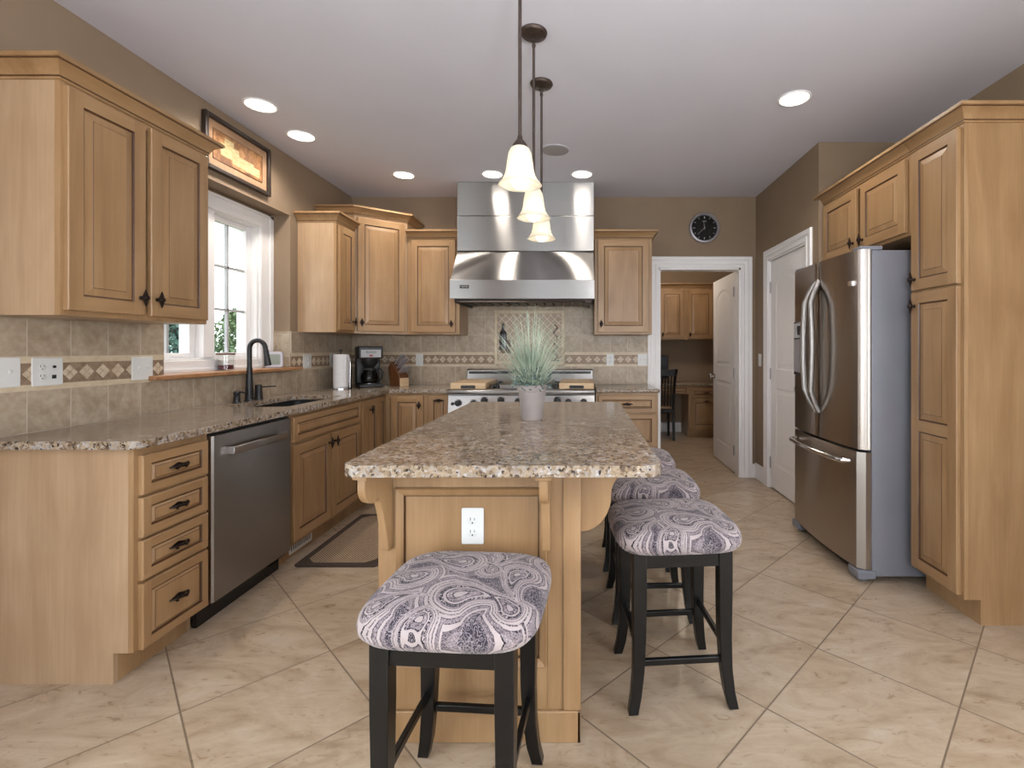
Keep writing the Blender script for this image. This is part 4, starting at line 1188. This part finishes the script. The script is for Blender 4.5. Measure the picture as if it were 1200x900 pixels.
for nm, deg, L_, w_ in (('hour_hand', 353, .062, .0042), ('minute_hand', 226, .095, .003)):
    a = math.radians(deg); c_, s_ = math.sin(a), math.cos(a)
    P = lambda rad, off: (c_ * rad + s_ * off, s_ * rad - c_ * off)
    MB().prism([P(-.015, w_), P(-.015, -w_), P(L_, -w_ * .5), P(L_, w_ * .5)], 'y', -.0165 - .001 * (nm == 'minute_hand'), -.0178 - .001 * (nm == 'minute_hand')).build(nm, 'chrome', ck)

# ------------------------------------------------------------------ counter objects
pt_ = thing('paper_towel_holder', 'white paper towel roll on steel holder at back of left counter', 'paper towels', (-2.075, 4.17, CT1))
MB().lathe([(.085, 0), (.085, .008), (.07, .014), (.012, .016), (0, .016)], n=28).build('base', 'chrome', pt_)
MB().lathe([(.006, .014), (.006, .315), (.011, .32), (.012, .332), (0, .34)], n=12).build('post', 'blackmatte', pt_)
m = MB().lathe([(.02, .0165), (.06, .0165), (.06, .296), (.02, .296)], n=30).box(.052, -.03, .05, .06, .03, .29)
m.build('paper_roll', 'paper', pt_)
MB().tube([(.078, 0, .01), (.082, 0, .2), (.078, 0, .26), (.068, 0, .27)], .0035, 8).build('tension_arm', 'chrome', pt_)
cf = thing('coffee_maker', 'black drip coffee maker with grey panel and glass carafe in the corner', 'coffee maker', (-1.945, 4.42, CT1), math.radians(32))
MB().box(-.10, -.15, 0, .10, .13, .03).build('base', 'blackmatte', cf, bevel=.008)
MB().box(-.10, .02, .03, .10, .13, .36).build('tower', 'blackmatte', cf, bevel=.008)
hd_ = MB().box(-.10, -.13, .255, .10, .02, .365).build('brew_head', 'blackmatte', cf, bevel=.008)
MB().box(-.082, -.134, .268, .082, -.129, .335).build('front_panel', 'greypanel', hd_)
MB().box(-.014, -.138, .276, .014, -.133, .29).build('switch', 'red', hd_)
text_mesh('lettering', 'BUNN', .03, 'blackmatte', hd_, (0, -.1345, .312), (PI / 2, 0, 0))
MB().lathe([(.075, .255), (.072, .22), (.045, .18), (.04, .175), (0, .175)], (0, -.05, 0), 24).build('filter_basket', 'blackmatte', cf)
ca = MB().lathe([(.05, .032), (.07, .045), (.076, .08), (.068, .12), (.05, .15), (.046, .155), (.044, .155), (.048, .148), (.066, .119), (.073, .08), (.067, .047), (.048, .036)], (0, -.05, 0), 26).build('carafe', 'carafe', cf)
MB().lathe([(.054, .15), (.056, .158), (.05, .168), (0, .17)], (0, -.05, 0), 24).build('lid', 'blackmatte', ca)
MB().tube([(.048, -.055, .155), (.09, -.07, .16), (.105, -.075, .13), (.095, -.072, .07), (.07, -.062, .065)], [.008, .01, .01, .01, .008], 8).build('handle', 'blackmatte', ca)
MB().lathe([(.06, .045), (.0715, .06), (.071, .075), (0, .075)], (0, -.05, 0), 24).build('coffee', 'soil', ca)
MB().lathe([(.062, .03), (.062, .034), (0, .034)], (0, -.05, 0), 24).build('warmer_plate', 'chrome', cf)
kb = thing('knife_block', 'wooden knife block with steel-handled knives next to the coffee maker', 'knife block', (-1.70, 4.50, CT1), math.radians(58))
MB().prism([(-.07, 0), (.06, 0), (.09, .17), (.05, .225), (-.07, .10)], 'x', -.05, .05).build('block', 'blockdark', kb, bevel=.004)
MB().box(-.045, -.085, .0, .045, -.0705, .075).build('front_step', 'board', kb, bevel=.003)
n_ = Vector((0, -.72, .69)).normalized()
km = None; k = 0
for row, (yb, zb) in enumerate(((-.045, .125), (-.005, .165), (.03, .20))):
    for c_ in range(4 if row == 0 else 3):
        x = (c_ - (1.5 if row == 0 else 1)) * .024
        L_ = .08 if row == 0 else .125
        p0 = Vector((x, yb, zb)); p1 = p0 + n_ * L_
        MB().tube([p0 - n_ * .02, p0 + n_ * .005, p0 + n_ * L_ * .6, p1], [.0045, .005, .006, .007], 8, flat=1.3).build('knife_handle', 'silver', kb)

# window sill objects
SZ = RZ0 + .0265
cj = thing('candle_jar', 'glass candle jar with burgundy wax and dark lid on window sill', 'candle', (-2.33, 3.17, SZ))
MB().lathe([(.046, 0), (.05, .004), (.05, .098), (.047, .1), (.044, .098), (.044, .006), (0, .006)], n=26).build('jar', 'glass', cj)
MB().lathe([(.043, .007), (.043, .034), (0, .034)], n=24).build('wax', 'wax', cj)
MB().lathe([(.053, .1005), (.053, .112), (.02, .116), (0, .116)], n=26).build('lid', 'blockdark', cj)
th_ = thing('thermometer_display', 'small silver digital weather display standing at far end of sill', 'weather display', (-2.29, 3.60, SZ), math.radians(35))
MB().prism(rrect(-.062, 0, .062, .122, .02, 5), 'y', 0, .02).build('body', 'silver', th_, bevel=.004, rot=(-.15, 0, 0))
MB().prism(rrect(-.042, .022, .042, .10, .006, 3), 'y', -.002, .001).build('screen', 'lcd', th_, rot=(-.15, 0, 0))
MB().box(-.02, .025, 0, .02, .05, .006).build('stand', 'silver', th_)

# ------------------------------------------------------------------ potted grass on the island
gp = thing('potted_grass', 'spiky grey-green grass plant in grey pot on the island', 'plant', (-.24, 2.335, CT1 + .004))
MB().lathe([(.048, 0), (.05, .004), (.066, .135), (.072, .137), (.074, .165), (.068, .166), (.064, .155), (.0, .152)], n=36).build('pot', 'concrete', gp)
m = MB()
rs = random.Random(11)
for i in range(480):
    a = rs.uniform(0, 2 * PI); lean = abs(rs.gauss(0, .8)); L_ = rs.uniform(.2, .40) * (1.03 - .12 * min(lean, 1.2)); r0 = rs.uniform(0, .05)
    droop = rs.uniform(.2, 1.5) * (.3 + min(lean, 1.0))
    w0 = rs.uniform(.0013, .0025)
    px_, py_, pz_ = r0 * math.cos(a), r0 * math.sin(a), .15
    ang_ = min(lean, 1.6) * .72; pts = []
    N_ = 7; a2 = a
    for k in range(N_ + 1):
        pts.append((px_, py_, pz_)); st = L_ / N_
        ang_ = min(2.0 if pz_ > .2 else 1.5, ang_ + droop / N_ * (.4 + 1.0 * k / N_)); a2 += rs.uniform(-.06, .06)
        px_ += math.sin(ang_) * st * math.cos(a2); py_ += math.sin(ang_) * st * math.sin(a2); pz_ += math.cos(ang_) * st
    tx, ty = -math.sin(a), math.cos(a)
    if rs.random() < .5: tx, ty = math.cos(a + .8), math.sin(a + .8)
    vs = []
    for k, p in enumerate(pts):
        w_ = w0 * (1 - (k / N_) ** 2 * .85)
        vs += [(p[0] - tx * w_, p[1] - ty * w_, p[2]), (p[0] + tx * w_, p[1] + ty * w_, p[2])]
    m.add(vs, [(2 * k, 2 * k + 1, 2 * k + 3, 2 * k + 2) for k in range(N_)])
g_ = m.build('grass_blades', 'grass', gp); g_['kind'] = 'stuff'
m = MB()
for i in range(420):
    a = rs.uniform(0, 2 * PI); rr = rs.uniform(.02, .098); z = rs.uniform(.155, .25) - max(0, rr - .065) * .5; s_ = rs.uniform(.008, .016)
    c_ = Vector((rr * math.cos(a), rr * math.sin(a), z)); u = Vector((rs.uniform(-1, 1), rs.uniform(-1, 1), rs.uniform(-.2, 1))).normalized(); v_ = u.cross(Vector((rs.uniform(-1, 1), rs.uniform(-1, 1), .3))).normalized()
    m.add([c_ - u * s_, c_ - v_ * s_ * .5, c_ + u * s_, c_ + v_ * s_ * .5], [(0, 1, 2, 3)])
g_ = m.build('low_leaves', 'blueleaf', gp, smooth=False); g_['kind'] = 'stuff'

# ------------------------------------------------------------------ mat, register
mt = thing('floor_mat', 'brown woven kitchen mat with dark border on floor before the sink', 'mat', (-1.42, 3.225, 0))
ol_ = lambda x, y, c: [(-x + c, -y), (x - c, -y), (x, -y + c), (x, y - c), (x - c, y), (-x + c, y), (-x, y - c), (-x, -y + c)]
MB().prism(ol_(.245, .44, .02), 'z', .001, .008).build('border', 'rugborder', mt, bevel=.002)
MB().prism(ol_(.2, .395, .05), 'z', .008, .010).build('woven_centre', 'rug', mt)
vt = thing('floor_register', 'white slatted vent in the toe kick under the sink cabinet', 'vent', (-1.7545, 3.02, .02), R90)
MB().box(-.12, 0, 0, .12, -.006, .085).build('vent_frame', 'plastic', vt, bevel=.002)
m = MB()
for i in range(10): m.box(-.105 + i * .0215, -.0055, .018, -.105 + i * .0215 + .008, -.0068, .068)
m.build('slats', 'slot', vt)

# ------------------------------------------------------------------ office through the doorway
DF = 6.82
cabinet('two-door maple wall cabinet above the office desk', (1.10, OY - .33, 1.385), 0, .82, .76, .329,
        [('door', .035, .02, .335, .70, ('knob', .03, .06)), ('door', .43, .02, .36, .70, ('knob', .03, .06))], crown='lr', group='office cabinets')
cabinet('maple desk pedestal with drawer and file drawer in the office', (1.50, DF, 0), 0, .50, .735, OY - DF - .016,
        [('drawer', .035, .575, .43, .13, ('pull', .215, .065)), ('door', .035, .135, .43, .42, ('pull', .215, .385))], .10, group='office cabinets', name='base_cabinet')
ds = thing('desk', 'built-in office desk with granite top and maple apron drawer', 'desk', (.25, DF, 0))
o = slab('desk_top', [(0, -.03), (1.75, -.03), (1.75, OY - DF - .016), (0, OY - DF - .016)], [], .737, .768, 'granite', ds, bevel=.008)
MB().box(.0, .0, .62, 1.249, .02, .736).build('apron', 'wood', ds)
ad = front_mesh(.5, .1, .02, .012).build('drawer', FM, ds, loc=(.73, -.001, .63), sharp=20)
ch = thing('desk_chair', 'black slat-back wooden chair drawn up to the office desk', 'chair', (1.05, 6.83, 0))
for s_ in (-1, 1):
    m = MB(); rings = []
    for (z, y) in ((0, -.21), (.2, -.185), (.45, -.17), (.7, -.19), (.9, -.235), (.985, -.262)):
        x = s_ * (.205 + .02 * max(0, (z - .5) * 2)); h = .017
        rings.append([(x - h, y - h, z), (x + h, y - h, z), (x + h, y + h, z), (x - h, y + h, z)])
    m.loft(rings).build('leg', 'blackpaint', ch, bevel=.003)
    rings = [[(s_ * .2 + a * h, .18 + b * h, z) for a, b in ((-1, -1), (1, -1), (1, 1), (-1, 1))] for z, h in ((0, .014), (.43, .02))]
    MB().loft(rings).build('leg', 'blackpaint', ch, bevel=.003)
MB().prism([(-.255, .96), (-.235, .985), (-.1, .972), (.1, .972), (.235, .985), (.255, .96), (.235, .885), (-.235, .885)], 'y', -.255, -.23).build('crest_rail', 'blackpaint', ch, bevel=.003)
for i in range(9):
    x = -.168 + i * .042
    MB().loft([[(x + a * .0095, y + b * .006, z) for a, b in ((-1, -1), (1, -1), (1, 1), (-1, 1))] for z, y in ((.47, -.172), (.7, -.192), (.89, -.236))]).build('slat', 'blackpaint', ch)
MB().box(-.2, -.2, .385, .2, .19, .425).build('seat_frame', 'blackpaint', ch, bevel=.004)
o = MB().prism(rrect(-.19, -.16, .19, .2, .03, 4), 'z', .425, .46).build('seat_pad', 'seatpad', ch, bevel=.01); o['label'] = 'tan padded seat'
mn = thing('monitor', 'black computer monitor standing on the office desk', 'monitor', (1.05, 7.14, .769))
MB().box(-.22, -.015, .06, .22, .025, .39).build('screen', 'screen', mn, bevel=.006)
MB().box(-.03, .0, .0, .03, .02, .1).box(-.1, -.07, 0, .1, .07, .012).build('stand', 'blackmatte', mn, bevel=.003)
ol = thing('added_office_lamp', 'added unseen flush ceiling light over the office room', 'ceiling light', (1.1, 6.0, H))
MB().lathe([(.15, -.0005), (.15, -.02), (.14, -.025), (0, -.028)], n=28).build('base', 'white', ol)
pl = bpy.data.lights.new('office_fill', 'POINT'); pl.energy = 30; pl.color = (1, .86, .68); pl.shadow_soft_size = .12  # unseen lamp, added to brighten the room beyond the doorway
po = bpy.data.objects.new('office_fill', pl); C.objects.link(po); po.parent = ol; po.location = (0, 0, -.2)

# ------------------------------------------------------------------ outdoors
struct(MB().box(-60, -30, -1.3, -2.6, 60, -1.1).build('ground', 'lawn'))
def tree(name, label, x, y, hgt, rad, mat, n, conic, seed):
    rs = random.Random(seed); t = thing(name, label, 'tree', (x, y, -1.1), 0, 'trees outside the window')
    MB().tube([(0, 0, 0), (.03, .02, hgt * .4), (0, 0, hgt * .85)], [.12, .09, .03], 8).build('trunk', 'bark', t)
    m = MB()
    for i in range(n):
        h = rs.random() ** (.9 if conic else .8); z = hgt * (.12 + .88 * h)
        R_ = rad * ((1 - h) ** .8 + .06 if conic else max(.15, math.sin(PI * (.12 + .85 * h)) ** .7))
        a = rs.uniform(0, 2 * PI); rr = R_ * rs.random() ** .4 * (1 + .22 * math.sin(a * 5 + z * 3))
        c_ = Vector((rr * math.cos(a), rr * math.sin(a), z)); s_ = rs.uniform(.05, .11)
        u = Vector((rs.uniform(-1, 1), rs.uniform(-1, 1), rs.uniform(-1, 1))).normalized(); v_ = u.cross(Vector((rs.uniform(-1, 1), rs.uniform(-1, 1), 1))).normalized()
        m.add([c_ - u * s_, c_ - v_ * s_ * .5, c_ + u * s_, c_ + v_ * s_ * .5], [(0, 1, 2, 3)])
    m.build('foliage', mat, t, smooth=False)
tree('spruce_tree', 'blue-green spruce seen through the lower left window pane', -9.95, 11.9, 3.9, 1.15, 'spruce', 4200, True, 3)
tree('leafy_tree', 'green leafy tree seen through the right window panes', -10.1, 14.5, 3.55, 1.15, 'treeleaf', 4200, False, 4)
tree('leafy_tree', 'low green tree standing behind the spruce outside the window', -14.2, 17.2, 3.3, 1.7, 'treeleaf', 3200, False, 5)
